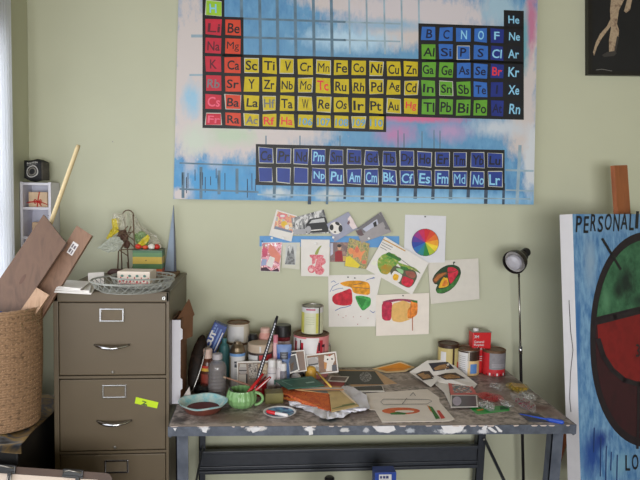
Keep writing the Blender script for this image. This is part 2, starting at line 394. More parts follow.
for (r, c, s_, col, le) in cells:
    x0, x1 = cx18[c]+1.9, cx18[c+1]-1.7
    y0, y1 = ry(r, x0)+1.9, ry(r+1, x0)-1.8
    cell(x0, y0, x1, y1, ry(r, x1)-ry(r, x0), s_, col, le)
ly0, ly1, ly2 = (145.2, 164.6, 183.8), (151.3, 169.8, 189.2), 0
def lyy(r, x):
    t = (x-257)/247.; return ly0[r]*(1-t)+ly1[r]*t
pm.poly([PP(255.8, 144, .0008), PP(504.6, 150, .0008), PP(504.6, 190.4, .0008), PP(255.8, 185, .0008)], black)
la = ['Ce', 'Pr', 'Nd', 'Pm', 'Sm', 'Eu', 'Gd', 'Tb', 'Dy', 'Ho', 'Er', 'Tm', 'Yb', 'Lu']; ac = ['Th', 'Pa', 'U', 'Np', 'Pu', 'Am', 'Cm', 'Bk', 'Cf', 'Es', 'Fm', 'Md', 'No', 'Lr']
for r, (names, lt) in enumerate(((la, 'kkklkkkkkkkkkk'), (ac, 'dddlllllllllll'))):
    for i, s_ in enumerate(names):
        x0, x1 = lx[i]+1.8, lx[i+1]-1.6; y0, y1 = lyy(r, x0)+2, lyy(r+1, x0)-1.6
        cell(x0, y0, x1, y1, .4, '' if lt[i] == 'd' else s_, 'deep', lt[i])
pm.build('painting', label='large canvas painting of the coloured periodic table on the wall above the desk', cat='painting', origin=org)

# black picture, top right
bpf = MB(); blk_fr = mat('black_frame', (26, 23, 20), .45, var=.15); blk_in = multi('black_canvas', [(9, 9, 10), (14, 13, 16), (10, 10, 12)], 12, .6, 'LINEAR')
bt = thing('framed_picture', 'black picture of a pair of bare legs in the top right corner', 'picture', at_y(650, 74.5, -.02))
def BP(px, py, off=0): return at_y(px, py, -.035-off)
fx0, fx1, fy0, fy1 = 588, 700, -70, 74.5
q = [(fx0, fy0), (fx1, fy0), (fx1+1, fy1+1.6), (fx0+.4, fy1)]; qi = [(fx0+4, fy0+4), (fx1-4, fy0+4), (fx1-3, fy1-2.2), (fx0+4.4, fy1-3.6)]
fm = MB()
for i in range(4):
    k = (i+1) % 4
    fm.prism([BP(*q[i]), BP(*q[k]), BP(*qi[k]), BP(*qi[i])], (0, .032, 0), blk_fr)
fm.build('frame', bt)
skin = multi('painted_skin', [(150, 128, 104), (176, 154, 128), (120, 96, 78)], 40, .6, 'LINEAR'); shoe = mat('painted_shoe', (58, 54, 52), .5); 
ip = MB(); ip.prism([BP(x, y, -.008) for x, y in qi], (0, .004, 0), blk_in)
def BQ(pts, m, off): ip.poly([BP(x, y, -.008+off) for x, y in pts], m)
BQ([(612, -60), (640, -60), (634, 0), (629, -8), (624, 0), (619, 10), (617, 24), (619, 30), (618, 42), (614, 52), (609, 52), (609, 40), (611, 28), (610, 10), (611, 0)], skin, .0006)
BQ([(611, 18), (611, 26), (602, 38), (597, 47), (594, 56), (593, 52), (596, 42), (600, 34), (607, 26)], skin, .0008)
BQ([(634, -50), (648, -50), (632, 0), (630, 10), (626, 13), (624, 11), (627, 0)], skin, .0008)
BQ([(602, 55), (607, 52), (614, 51), (617, 53), (614, 56), (604, 57)], shoe, .001)
BQ([(617, 36), (619, 37), (616, 52), (614, 53)], shoe, .0012)
for s_ in stroke([(596, 70), (602, 69.2), (612, 71)], .6): BQ(s_, mat('scratch_white', (120, 116, 112)), .0010)
ip.build('canvas', bt)

# nail in the wall
MB().lathe([(.0012, 0), (.0012, .012), (.003, .012), (.003, .0135), (0, .0137)], at_y(113.3, 142, 0.0), steel, 8, axisM((0, -1, 0))).build('nail', label='small nail in the bare wall left of the big painting', cat='nail')

# ------------------------------------------------------------------ papers and photos on the wall
blue_s = mat('blue_strip', (88, 148, 204), .5, var=.06)
SB, _ = None, None
mb = MB(); q = [(259.6, 236), (399.2, 236.2), (399.2, 247.6), (259.6, 246.4)]
mb.prism([at_y(x, y, -.0045) for x, y in q], (0, .0045, 0), blue_s)
st = mb.build('pin_strip', label='narrow blue strip on the wall behind the photo cards', cat='strip')
def P(name, label, quad, layer, decals=(), **k): return wall_sheet(name, label, k.pop('cat', 'photo'), quad, layer, decals, **k)
grey_ph = mat('photo_grey', (150, 148, 152), .4); sil = mat('photo_silver', (146, 140, 142), .4)
pinkm = multi('pink_portrait', [(244, 232, 232), (214, 120, 140), (226, 160, 170), (150, 60, 90), (212, 130, 110), (240, 225, 225)], 55, .4)
tanm = multi('tan_scene', [(210, 140, 90), (190, 110, 100), (222, 180, 120), (150, 160, 170), (210, 130, 100)], 60, .4)
bwm = multi('black_white_scene', [(24, 24, 26), (90, 90, 92), (210, 208, 206), (40, 40, 42), (160, 160, 160)], 45, .4, stretch=(1, 1, 1.0), distort=.5)
bwm2 = multi('grey_street_scene', [(40, 40, 42), (120, 120, 120), (200, 198, 196), (80, 80, 80)], 50, .4, stretch=(1.5, 1, .5))
flm = multi('flower_print', [(84, 104, 48), (140, 136, 60), (176, 150, 74), (112, 116, 56), (186, 140, 84), (76, 92, 44)], 55, .4)
A = [(276.5, 209.4), (297.2, 215.8), (291.3, 241.7), (269, 235.5)]
P('instant_photo', 'white bordered instant photo with an orange picture, top left of the cluster', A, 3, [([(277.6, 211.2), (295.8, 216.6), (292.2, 233), (273.6, 228.6)], tanm),
   (ell(282.5, 216, 4.2, 2.6), mat('photo_pink', (214, 120, 130))), (ell(282.5, 216, 2.4, 1.3), white), (ell(284, 224, 3, 3), mat('photo_yellow', (220, 180, 60))), (ell(287, 227, 2.2, 2.2), white), ([(275, 226), (292, 231), (291.6, 233), (274, 228.6)], mat('photo_slate', (120, 130, 150)))])
B = [(291.3, 218.3), (323.8, 209.4), (330.3, 233.2), (293.6, 234.7)]
P('photo_print', 'black and white photo of a dark vintage car', B, 4, [(B, bwm2), ([(306, 224), (310, 219), (325, 216.5), (328, 224), (328.5, 232), (306, 233)], black), ([(309, 223.4), (312, 220), (324, 218), (325, 222)], mat('photo_light', (190, 190, 190))),
   (ell(308.5, 229.5, 2.6, 3.6), grey_ph), ([(311, 230), (322, 229), (322, 230), (311, 231)], white), ([(293.4, 229.5), (306, 229), (306, 234), (293.6, 234.4)], grey_ph)])
D = [(262, 242.6), (282.3, 242), (279.7, 272.2), (260, 271)]
P('photo_print', 'pink and white comic-like portrait print, left end of the lower row', D, 3, [(ins(D, .96), pinkm), ([(270, 243.5), (275, 248), (281, 256), (279, 263), (272, 259), (268, 251)], mat('photo_salmon', (216, 130, 112))), ([(263, 247), (268, 249), (267, 256), (263, 257), (262, 252)], mat('photo_rose', (200, 80, 110))), ([(262, 259), (267, 259), (266, 265), (261, 266)], mat('photo_lilac', (150, 160, 196))), ([(261, 268), (266, 267), (271, 271), (278, 268), (279, 271.6), (260.5, 270.8)], mat('photo_plum', (60, 26, 48))), ([(270, 256), (275, 258), (272, 268), (266, 265)], white)])
Eq = [(282.3, 242.6), (300.3, 242.5), (299.5, 269.6), (282, 267.6)]
P('photo_print', 'tall grey photo of a dark tree in a pale mount', Eq, 2, [([(286, 244), (297, 244), (295.4, 265), (284.8, 264.5)], mat('photo_pale', (196, 198, 196))), ([(285.4, 262), (287, 255), (288, 247), (290, 254), (293, 246), (294.5, 256), (295, 264.6), (285, 264.2)], multi('dark_tree', [(50, 52, 52), (110, 112, 112), (70, 72, 70)], 80, .4))], paper=mat('pale_mount', (206, 204, 190), .6))
I_ = [(330.2, 242.3), (349, 242.3), (348, 262), (330.2, 261.9)]
P('photo_print', 'small dim photo of a person in red beside a lamp glow', I_, 2, [(I_, multi('dim_room', [(120, 80, 70), (90, 60, 60), (150, 110, 90)], 40, .4, 'LINEAR')), ([(330.4, 243), (333, 243), (333, 254), (330.4, 256)], mat('photo_white_glow', (186, 188, 206))), ([(335, 252), (338, 250.5), (342, 251), (343, 261.6), (335, 261.6)], mat('photo_red', (150, 30, 40))), (ell(339.5, 247.6, 1.9, 2.6), mat('photo_face', (206, 160, 130))), (ell(339.3, 245.8, 2.1, 1.6), black), ([(343, 256), (347, 256), (347, 261), (343, 261)], mat('photo_gold', (200, 160, 90)))])
J = [(349.2, 237.8), (369.6, 243.6), (366.4, 269.2), (344.5, 266.2)]
P('photo_print', 'green and yellow print of two orange flowers', J, 4, [(J, flm), ([(346, 257), (350, 256), (360, 265), (358, 268), (345, 266)], mat('print_yellow', (222, 200, 50))), ([(353, 252), (357, 245), (361, 252), (366, 250), (362, 256), (361, 262), (358, 257), (353, 258)], mat('print_orange', (226, 140, 90))), (ell(351, 251, 2.8, 3.2), mat('print_orange')), (ell(364, 262, 2.4, 2), mat('print_coral', (212, 110, 84))), (ell(357, 250, 2, 3), mat('print_coral'))])
G = [(348.4, 211.6), (357.9, 228.3), (334.6, 242), (326.6, 224)]
P('photo_print', 'blue-grey card with a round black and white face', G, 5, [(ell(335.8, 228, 6.6, 6.2), white), (ell(331.6, 227.4, 2, 3), black), (ell(337.5, 223.6, 2.6, 1.5, rot=30), black), (ell(340.5, 228.5, 2, 3.6), black), (ell(335, 232, 1.2, .8), black), ([(347.6, 219), (350, 215.6), (353, 219.4), (357, 227.6), (353, 229.5), (350, 226)], mat('petal_white', (226, 208, 208))), ([(347, 223), (349.3, 220), (350, 223), (348, 225)], mat('petal_dark', (110, 80, 90)))], paper=mat('card_bluegrey', (150, 152, 172), .5))
H = [(381.2, 211.6), (391.4, 232), (361.5, 243), (355.7, 230.5)]
P('photo_print', 'tilted silver-grey photo of a car window', H, 6, [([(357, 228.6), (378.5, 213.4), (384, 221), (364, 233)], mat('photo_dark_grey', (98, 94, 98), .4)), ([(362.5, 229), (377, 219), (378.5, 224), (366, 231.8)], mat('photo_sky', (176, 178, 196), .4)), ([(373, 223), (376, 221), (377, 226), (374, 227)], black), ([(356, 231), (361, 229), (364, 235), (361, 236), (358, 235)], mat('photo_maroon', (80, 50, 54), .4)), ([(379, 212.6), (381, 212.3), (391, 231), (386, 228)], mat('photo_dark_grey')), (ell(387, 228, 2.5, 1.5), mat('photo_dark_grey'))], paper=sil)
Fq = [(301, 239.4), (329.7, 239.7), (329.2, 276.5), (301, 276)]
rose = multi('rose_wash', [(214, 90, 106), (228, 150, 156), (206, 84, 102), (236, 190, 190)], 60, .7, 'LINEAR')
P('watercolour_sketch', 'white paper with a pink pepper-like watercolour and green stem', Fq, 5, [([(314.5, 254), (317, 249), (320, 246), (322, 245.4), (319.6, 249), (318, 254), (316, 255)], mat('wash_olive', (150, 160, 80))), ([(309.5, 254.5), (324, 255), (323, 258), (319, 259), (313, 259), (310, 257)], rose), ([(317, 258), (325, 258), (326, 263), (321, 266), (325, 270), (322, 275), (315, 274), (315, 266)], rose), (ell(311.5, 269, 3.8, 4), rose), (ell(311, 270, 2, 1.6), mat('wash_pale', (236, 196, 196))), ([(312, 258), (316, 258), (315, 263), (312, 265)], rose)], cat='sketch')
Lq = [(405.1, 214.6), (446.2, 216), (444.8, 262.5), (403.6, 263)]
wheel = [(206, 36, 48), (216, 72, 44), (222, 112, 40), (232, 160, 44), (236, 206, 50), (170, 190, 50), (40, 130, 60), (36, 130, 140), (40, 110, 180), (44, 70, 160), (90, 60, 150), (150, 50, 130), (196, 40, 90)]
dec = []; cxw, cyw = 425.3, 242.4
for i, c in enumerate(wheel):
    a0 = -95+i*360/13; dec.append(([(cxw, cyw)]+ell(cxw, cyw, 13.4, 13.5, 5, a0, a0+360/13), mat('wheel_%d' % i, c, .6, var=.1)))
thin = mat('pencil', (90, 86, 90), .7)
dec += [(s_, thin) for s_ in stroke(ell(cxw, cyw, 13.5, 13.6, 30)+[ell(cxw, cyw, 13.5, 13.6, 30)[0]], .35)]
P('colour_wheel_chart', 'white sheet with a round rainbow colour wheel', Lq, 1, dec, cat='chart', paper=mat('cool_white_paper', (218, 217, 222), .7, var=.02))
Mq = [(427.9, 261.2), (478.3, 258.3), (479.5, 299), (430.8, 304)]
gr1 = mat('wash_green', (60, 116, 54), .7, var=.38, scale=60); rd1 = mat('wash_red', (198, 44, 64), .7, var=.38, scale=50); or1 = mat('wash_orange', (222, 130, 50), .7, var=.38, scale=50); br1 = mat('wash_brown', (112, 70, 46), .7, var=.38, scale=60); ye1 = mat('wash_yellow', (226, 170, 44), .7, var=.38, scale=50)
dkg = mat('wash_dark_green', (40, 66, 40), .7, var=.2)
def sc(pts): return [(420+x/8.73, 250+y/8.73) for x, y in pts]
P('watercolour_sketch', 'pepper slice watercolour on the sheet farthest right', Mq, 3, [
   (sc([(105, 260), (130, 210), (180, 160), (240, 130), (300, 128), (345, 150), (360, 195), (345, 250), (310, 310), (260, 355), (200, 382), (150, 378), (135, 345), (155, 300), (125, 298)]), dkg),
   (sc([(110, 262), (150, 205), (235, 190), (235, 215), (185, 240), (158, 270), (140, 290), (118, 290)]), br1), (sc([(120, 262), (160, 215), (225, 195), (225, 205), (170, 245), (140, 280)]), mat('wash_ochre', (176, 106, 50), .7, var=.2)),
   (sc([(238, 150), (290, 150), (330, 175), (335, 200), (290, 275), (262, 300), (240, 230)]), rd1), (sc([(158, 335), (180, 280), (205, 235), (225, 245), (240, 240), (255, 305), (225, 325)]), ye1), (sc([(185, 315), (205, 280), (215, 265), (235, 260), (245, 300), (215, 315)]), or1),
   (sc([(140, 345), (200, 340), (260, 310), (345, 215), (355, 225), (310, 305), (255, 350), (195, 378), (150, 375)]), gr1)] + [(sc(s_), dkg) for s_ in stroke([(235, 195), (300, 190), (330, 170)], 5)+stroke([(235, 140), (242, 240), (262, 305)], 6)+stroke([(293, 105), (294, 125)], 8)], cat='sketch', paper=mat('warm_paper', (214, 208, 198), .7, var=.03))
Oq = [(376, 294.9), (429.3, 292.9), (428.7, 334), (376, 336)]
def sd(pts): return [(325+x/5.818, 265+y/5.818) for x, y in pts]
P('watercolour_sketch', 'pepper cut into red, yellow and orange blocks, lowest sheet', Oq, 4, [
   (sd([(330, 215), (365, 203), (430, 196), (500, 200), (540, 210), (530, 225), (440, 205), (350, 225)]), mat('wash_mauve', (150, 60, 90), .7, var=.2)), (sd([(330, 215), (390, 215), (392, 240), (385, 322), (350, 325), (330, 310)]), mat('wash_crimson', (182, 44, 74), .7, var=.38, scale=50)),
   (sd([(390, 225), (430, 215), (455, 205), (500, 225), (500, 240), (480, 265), (480, 310), (500, 315), (440, 335), (385, 325)]), mat('wash_sand', (222, 176, 104), .7, var=.12, scale=40)), (sd([(497, 210), (540, 212), (538, 285), (515, 305), (500, 312), (480, 310), (480, 260), (498, 240)]), or1), (sd([(490, 203), (538, 207), (538, 222), (510, 215)]), gr1)]
   + [(sd(s_), mat('wash_rust', (170, 90, 50))) for s_ in stroke([(509, 300), (509, 380)], 5)+stroke([(499, 225), (499, 310)], 3)], cat='sketch', paper=cream)
Nq = [(328.2, 275.2), (381.8, 274.3), (377, 296), (375.5, 326.4), (328.7, 326.8)]
inkb = mat('blue_ink', (96, 116, 170), .7)
P('watercolour_sketch', 'white sheet with separate red, orange and green pepper pieces', Nq, 2, [
   (sd([(82, 105), (130, 92), (200, 90), (250, 100), (262, 120), (262, 178), (165, 165), (155, 130), (110, 122)]), mat('wash_amber', (220, 150, 40), .7, var=.38, scale=40)), (sd([(42, 185), (60, 168), (100, 155), (155, 132), (162, 230), (110, 238), (60, 230), (42, 210)]), mat('wash_scarlet', (192, 40, 56), .7, var=.38, scale=40)), (sd([(172, 180), (215, 178), (268, 190), (266, 235), (220, 270), (195, 235)]), mat('wash_leaf', (70, 160, 80), .7, var=.38, scale=50)), (sd([(180, 185), (240, 200), (215, 250)]), mat('wash_leaf_dark', (50, 130, 60), .7, var=.2))]
   + [(sd(s_), inkb) for s_ in stroke([(30, 155), (45, 125), (80, 107)], 3)+stroke([(42, 150), (75, 138), (105, 135)], 3)+stroke([(60, 265), (90, 250), (120, 245), (150, 235)], 4)+stroke([(240, 88), (262, 80), (290, 75)], 3)+stroke([(265, 80), (285, 72)], 4)+stroke([(36, 100), (50, 92), (64, 102)], 3)+stroke([(262, 265), (280, 278), (290, 270)], 3)]
   + [(sd(s_), thin) for s_ in stroke([(163, 128), (258, 138)], 2.5)+stroke([(165, 116), (215, 106)], 3)] + [(sd(ell(x, y, 3, 3, 6)), mat('drip_red', (180, 110, 110))) for x, y in ((105, 305), (122, 296), (165, 302), (208, 300), (250, 310), (190, 345), (78, 290))], cat='sketch')
Kq = [(384.6, 236.4), (428.6, 262.9), (412, 294.6), (366, 269.2)]
def sk(pts): return [(360+x/6, 210+y/6) for x, y in pts]
kg = multi('green_wash', [(50, 120, 56), (110, 160, 66), (150, 160, 70), (196, 206, 140)], 50, .7, 'LINEAR'); kb = multi('gold_brown_wash', [(180, 130, 40), (150, 150, 60), (200, 150, 50)], 40, .7, 'LINEAR')
P('watercolour_sketch', 'tilted sheet with a loose green wash and boxed pepper, over the blue strip', Kq, 7, [
   (sk([(105, 300), (130, 270), (170, 255), (210, 265), (235, 290), (230, 320), (200, 350), (165, 390), (125, 380), (105, 340)]), kg), (sk([(120, 345), (150, 325), (190, 335), (190, 365), (160, 388), (128, 378)]), kb), (sk([(150, 265), (175, 250), (200, 270), (250, 290), (240, 310), (200, 290)]), gr1), (sk([(220, 310), (260, 325), (330, 345), (370, 385), (330, 365), (240, 340)]), kg),
   (sk([(175, 375), (205, 330), (240, 345), (330, 360), (345, 400), (320, 450), (290, 470), (230, 440)]), mat('wash_outline', (84, 84, 60))), (sk([(185, 392), (205, 362), (240, 380), (255, 392), (235, 438), (200, 425)]), white), (sk([(195, 400), (208, 380), (235, 392), (225, 425), (200, 420)]), ye1), (sk([(258, 395), (290, 405), (325, 420), (310, 455), (285, 465), (245, 440)]), rd1), (sk([(270, 365), (325, 370), (338, 395), (320, 412), (280, 395)]), mat('wash_dusty', (150, 90, 76), .7, var=.2)), (sk([(212, 350), (240, 350), (262, 362), (258, 385), (235, 375)]), mat('wash_mint', (150, 196, 140), .7)), (sk([(240, 335), (280, 342), (300, 360), (268, 362), (245, 350)]), gr1)]
   + [(sk(s_), mat('ochre_line', (196, 150, 80))) for s_ in stroke([(140, 176), (270, 245)], 7)] + [(sk(s_), thin) for s_ in stroke([(135, 195), (195, 225)], 3)+stroke([(128, 208), (185, 238)], 3)+stroke([(122, 222), (160, 242)], 3)+stroke([(230, 285), (360, 380)], 3)]
   + [(sk([(80, 300), (105, 312), (90, 335), (62, 322)]), mat('pale_cut', (226, 226, 208)))], cat='sketch')
# pins and magnets
pinw = mat('pin_white', (236, 234, 232), .3, var=.02); pind = mat('pin_dark', (40, 44, 40), .4)
for i, (x, y, lab) in enumerate([(271.8, 238, 'white round pin below the left corner of the instant photo'), (283.2, 238.2, 'white round pin below the middle of the instant photo'), (266.2, 245.4, 'white round pin on the pink portrait print'), (289.2, 247, 'white round pin on the tree photo'), (333.2, 237.4, 'white round pin on the card with a round face'), (368.8, 238.4, 'white round pin on the silver-grey car window photo'), (315.6, 243.4, 'white round pin on the pink watercolour paper')]):
    MB().lathe([(.006, 0), (.0062, .002), (.005, .0045), (0, .0055)], at_y(x, y, -.0205), pinw, 10, axisM((0, -1, 0))).lathe([(.0007, 0), (.0007, .0205)], at_y(x, y, 0), steel, 5, axisM((0, -1, 0))).build('push_pin', label=lab, cat='pin', group='white pins holding the photo cards')
for (x, y, lab) in [(424.4, 216.6, 'dark pin at the top of the colour wheel sheet'), (347.6, 276.8, 'dark pin, left of two, atop the three-piece pepper sheet'), (354.4, 277.6, 'dark pin, right of two, atop the three-piece pepper sheet'), (402.3, 295.2, 'dark pin at the top of the lowest sheet'), (453.5, 262, 'dark pin at the top of the rightmost sheet'), (262.2, 241.0, 'dark pin at the left end of the blue strip')]:
    MB().lathe([(.0008, 0), (.0008, .012), (.0035, .012), (.0035, .018), (.0028, .0195), (0, .020)], at_y(x, y, 0), pind, 8, axisM((0, -1, 0))).build('push_pin', label=lab, cat='pin', group='dark pins holding the sheets')
# ------------------------------------------------------------------ filing cabinet
CF = -.65; CT = 1.242; CX0, CX1, CB = -.806, -.356, -.035
tan = mat('tan_enamel', (93, 80, 61), .45, var=.04, scale=6, bump=.02)
tand = mat('cabinet_gap', (52, 44, 36), .7)
fc = thing('filing_cabinet', 'tan steel filing cabinet with chrome pulls left of the desk', 'cabinet', ((CX0+CX1)/2, (CF+CB)/2, 0))
bd = MB()
bd.box(((CX0+CX1)/2, (CF+.018+CB)/2, (CT-.002)/2), (CX1-CX0-.006, CB-CF-.018, CT-.022), tan)
dz = [(at_y(113, 302.5, CF).z, at_y(113, 375.5, CF).z), (at_y(113, 379, CF).z, at_y(113, 452.5, CF).z)]
pitch = dz[0][0]-dz[1][0]; dh = dz[0][0]-dz[0][1]
tops = [dz[0][0]-i*pitch for i in range(4)]
sl, sr = .019, .012
bd.box((CX0+sl/2, CF+.012, CT/2+.005), (sl, .024, CT-.01), tan, bevel=.002); bd.box((CX1-sr/2, CF+.012, CT/2+.005), (sr, .024, CT-.01), tan, bevel=.002)
bd.box(((CX0+CX1)/2, CF+.012, (CT+tops[0])/2+.001), (CX1-CX0, .024, CT-tops[0]-.002), tan, bevel=.003)
for t in tops: bd.box(((CX0+CX1)/2, CF+.014, t-dh-(pitch-dh)/2), (CX1-CX0-.01, .022, (pitch-dh)-.004), tan)
bd.box(((CX0+CX1)/2, (CF+CB)/2, CT-.004), (CX1-CX0, CB-CF, .008), tan, bevel=.002)
bd.build('body', fc)
for i, t in enumerate(tops):
    d = MB().box(((CX0+sl+CX1-sr)/2, CF+.011, t-dh/2), (CX1-CX0-sl-sr-.005, .020, dh-.004), tan, bevel=.003).build('drawer', fc)
    k = (0, 78.5, 154)[i] if i < 3 else 0
    ox = (0, 2, 4)[i] if i < 3 else 4
    def cz(dy): return t-dy*(dh/73.)
    cx = at_y(112+ox, 315, CF).x; y = CF+.001; w, h = .088, .048; zc = cz(12.5)
    hf = MB()
    for (dx, dz_, sx, sz) in ((-w/2, 0, .006, h), (w/2, 0, .006, h), (0, h/2, w+.006, .006), (0, -h/2, w+.006, .006)):
        hf.box((cx+dx, y-.003, zc+dz_), (sx, .006, sz), chrome, bevel=.0015)
    hf.box((cx, y, zc), (w, .002, h), mat('holder_card', (100, 87, 68), .6))
    hf.build('label_holder', d)
    hp = MB(); zz = cz(42); pts = []
    for j in range(13):
        u = j/12; s_ = math.sin(math.pi*u); pts.append((cx+(u-.5)*.134, CF-.002-.03*s_**.7, zz-.007*s_))
    hp.tube(pts, [.0042+.0036*math.sin(math.pi*j/12) for j in range(13)], chrome, 8, flat=1.4)
    hp.build('pull_handle', d)
    MB().lathe([(.006, 0), (.006, .004), (.0035, .006), (0, .006)], (cx+.002, CF+.002, cz(69.5)), steel, 12, axisM((0, -1, 0))).build('keyhole', d)
lk = at_y(164, 298, CF)
MB().lathe([(.009, 0), (.009, .008), (.007, .011), (.0025, .011), (0, .010)], (lk.x, CF+.002, lk.z), chrome, 16, axisM((0, -1, 0))).box((lk.x, CF-.009, lk.z), (.002, .002, .009), black).build('lock', fc)
def CFp(px, py, o=0): return at_y(px, py, CF-.0012-o)
nq = [(136, 397), (158.5, 402.4), (157, 408.4), (134.7, 403.4)]
ns = MB().prism([CFp(*q) for q in nq], (0, .0006, 0), mat('neon_sticker', (186, 214, 20), .5, var=.03))
for s_ in stroke([(142.5, 401), (146, 402.2), (143, 404), (146.5, 404.6)], 1)+stroke([(141.5, 404.4), (147, 405.6)], .8): ns.poly([CFp(x, y, .0004) for x, y in s_], mat('sticker_ink', (70, 90, 40)))
ns.build('sticker', label='neon yellow-green sticker stuck on the second cabinet drawer', cat='sticker')

# ---- things on the cabinet
wire = mat('galvanised_wire', (164, 166, 160), .4, .3, var=.1)
def wire_tray(name, label, cpx, cpy, rxpx, ry_, z0, h, rot=0):
    c = at_z(cpx, cpy, z0+h); rx = rxpx*mpp(c); mb = MB()
    def pt(w, k, z): return V((c.x+rx*k*math.cos(w), c.y+ry_*k*math.sin(w), z))
    N = 30; levels = [(.45, 0), (.62, 0.0), (.78, .003), (.9, .35*h), (1.0, h)]
    for j, (k, z) in enumerate(levels):
        if j in (0, 2, 4): mb.tube([pt(2*math.pi*i/48, k, z0+.003+z) for i in range(48)], .0036 if j == 4 else .0018, wire, 5, True)
    for i in range(N):
        for sgn in (.5, -.5):
            mb.tube([pt(2*math.pi*(i+sgn*j*1.6)/N, k, z0+.003+z) for j, (k, z) in enumerate(levels)], .00125, wire, 4)
    for i in range(-4, 5):
        a = i/4*.43; b_ = math.sqrt(max(0, .45**2-a*a))
        mb.tube([(c.x+rx*a, c.y-ry_*b_, z0+.003), (c.x+rx*a, c.y+ry_*b_, z0+.003)], .00125, wire, 4)
        mb.tube([(c.x-rx*b_, c.y+ry_*a, z0+.003), (c.x+rx*b_, c.y+ry_*a, z0+.003)], .00125, wire, 4)
    return mb.build(name, label=label, cat='basket'), c
t1, c1 = wire_tray('wire_basket', 'wide shallow wire mesh basket on the filing cabinet, the lower one', 133, 280.5, 40, .165, CT, .042)
t2, c2 = wire_tray('wire_basket', 'smaller wire mesh basket nested in the wide one, toward the right', 143, 276.5, 31, .125, CT+.013, .040)
bx = MB(); cb = mat('box_cream', (226, 212, 198), .6, var=.04)
pb = at_z(134.5, 284.5, CT+.022); R_ = Rz(-5); bw, bdp, bh = .132, .105, .052
bcen = V((pb.x, pb.y+bdp/2+.004, CT+.022+bh/2))
bx.box(bcen, (bw, bdp, bh), cb, R_, .0015)
rd = mat('print_crimson', (186, 60, 70), .6); gn = mat('print_teal', (90, 130, 120), .6)
R4 = R_.to_4x4()
def bf(u, v, o=.0006): return bcen+R4@V(((u-.5)*bw, -bdp/2-o, (v-.5)*bh))
random.seed(3)
for i in range(9):
    u = .08+.84*i/8
    bx.poly([bf(u+dx*.03, .22+dy*.10+.05*math.sin(i*2)) for dx, dy in ell(0, 0, 1, 1, 7)], rd)
    bx.poly([bf(u+.03+dx*.022, .42+dy*.08+.1*math.cos(i*3)) for dx, dy in ell(0, 0, 1, 1, 6)], gn if i % 2 else rd)
for i in range(4): bx.poly([bf(.15+.23*i+dx*.05, .66+dy*.1) for dx, dy in ell(0, 0, 1, 1, 8)], gn)
bx.poly([bf(.04, .06), bf(.96, .06), bf(.96, .1), bf(.04, .1)], rd)
bx.build('cardboard_box', label='small cream box printed with red flowers, in the wire baskets', cat='box')
# papers on the cabinet's front left corner
z = CT+.0005; random.seed(5)
for i, (q, lab) in enumerate([([(54, 292.5), (91, 294.5), (98, 285), (62, 282.5)], 'folded white paper at the bottom of the pile on the cabinet corner'), ([(55, 290), (89, 292.6), (92, 284), (58, 284)], 'folded white paper in the middle of the pile on the cabinet corner'), ([(53.5, 287.5), (80, 290.5), (90, 283), (60, 281)], 'folded white paper on top of the pile on the cabinet corner')]):
    mb = MB(); pts = [at_z(x, y, z) for x, y in q]; th_ = .007
    mb.prism(pts, (0, 0, th_*.45), white); mb.prism([p+V((.002, .003, th_*.5)) for p in pts], (.0, 0, th_*.4), white); z += th_+.0008
    mb.build('folded_paper', label=lab, cat='paper', group='papers on the cabinet')
p0 = at_z(94, 285, CT+.001); mb = MB(); p1 = at_y(88, 273, p0.y+.035); p2 = at_y(104, 272, p0.y+.035)
q = [at_y(88, 285, p0.y), at_y(104, 285, p0.y), p2, p1]; q[0].z = q[1].z = CT+.002
mb.prism(q, (0, .002, 0), white).build('card', label='plain white card propped up behind the papers on the cabinet', cat='card')
wood_d = mat('dark_wood', (82, 54, 50), .45, var=.2, stretch=(3, 30, 30))
ys_ = CB-.16; a, b_ = at_y(107.5, 268, ys_), at_y(150, 268, ys_); a.z = b_.z = CT+.0200; pts = [a.lerp(b_, i/12) for i in range(13)]
MB().tube(pts, [.005]+[.018+.0014*math.sin(i) for i in range(11)]+[.007], wood_d, 10).build('wooden_stick', label='thick dark reddish-brown rounded stick lying across the cabinet top', cat='stick')
brd = mat('brown_board', (120, 92, 64), .7, var=.12)
fx0_, fx1_ = at_y(150, 270, -.12).x, at_y(178, 270, -.12).x
MB().box(((fx0_+fx1_)/2, CB-.085, CT+.006), (fx1_-fx0_, .16, .011), brd, None, .001).build('fibreboard', label='thin brown board lying at the back right of the cabinet top', cat='board')
# striped tin with sweets
tp = at_z(150.5, 271, CT+.012); tp = V((tp.x, min(tp.y, CB-.10), tp.z)); tw_ = 28.5*mpp(tp); td = .085; ty = min(tp.y, CB-.11)
tin = thing('striped_tin', 'square tin striped green, yellow and orange at the back of the cabinet', 'tin', (tp.x, ty+td/2, CT+.012))
ztop = at_y(150, 250, ty).z; z0 = CT+.012; mb = MB()
bands = [(0, .18, (206, 96, 52)), (.18, .40, (84, 124, 78)), (.40, .70, (206, 176, 70)), (.70, .88, (96, 140, 90)), (.88, 1, (70, 112, 80))]
for a0, a1, c in bands:
    mb.box((tp.x, ty+td/2, z0+(ztop-z0)*(a0+a1)/2), (tw_, td, (ztop-z0)*(a1-a0)), mat('tin_%d' % int(a0*100), c, .35, var=.04))
mb.poly([(tp.x-.006+.003*math.cos(w), ty-.0006, z0+.55*(ztop-z0)+.003*math.sin(w)) for w in [i*.9 for i in range(7)]], black)
mb.build('body', tin)
MB().tube([(tp.x-tw_/2, ty, ztop), (tp.x+tw_/2, ty, ztop), (tp.x+tw_/2, ty+td, ztop), (tp.x-tw_/2, ty+td, ztop)], .0022, steel, 6, True).build('rim', tin)
cello = mat('cellophane', (200, 196, 176), .15, trans=0, alpha=.42, var=.1, scale=20)
cello_y = mat('cellophane_yellow', (206, 186, 40), .2, alpha=.8, var=.2, scale=30)
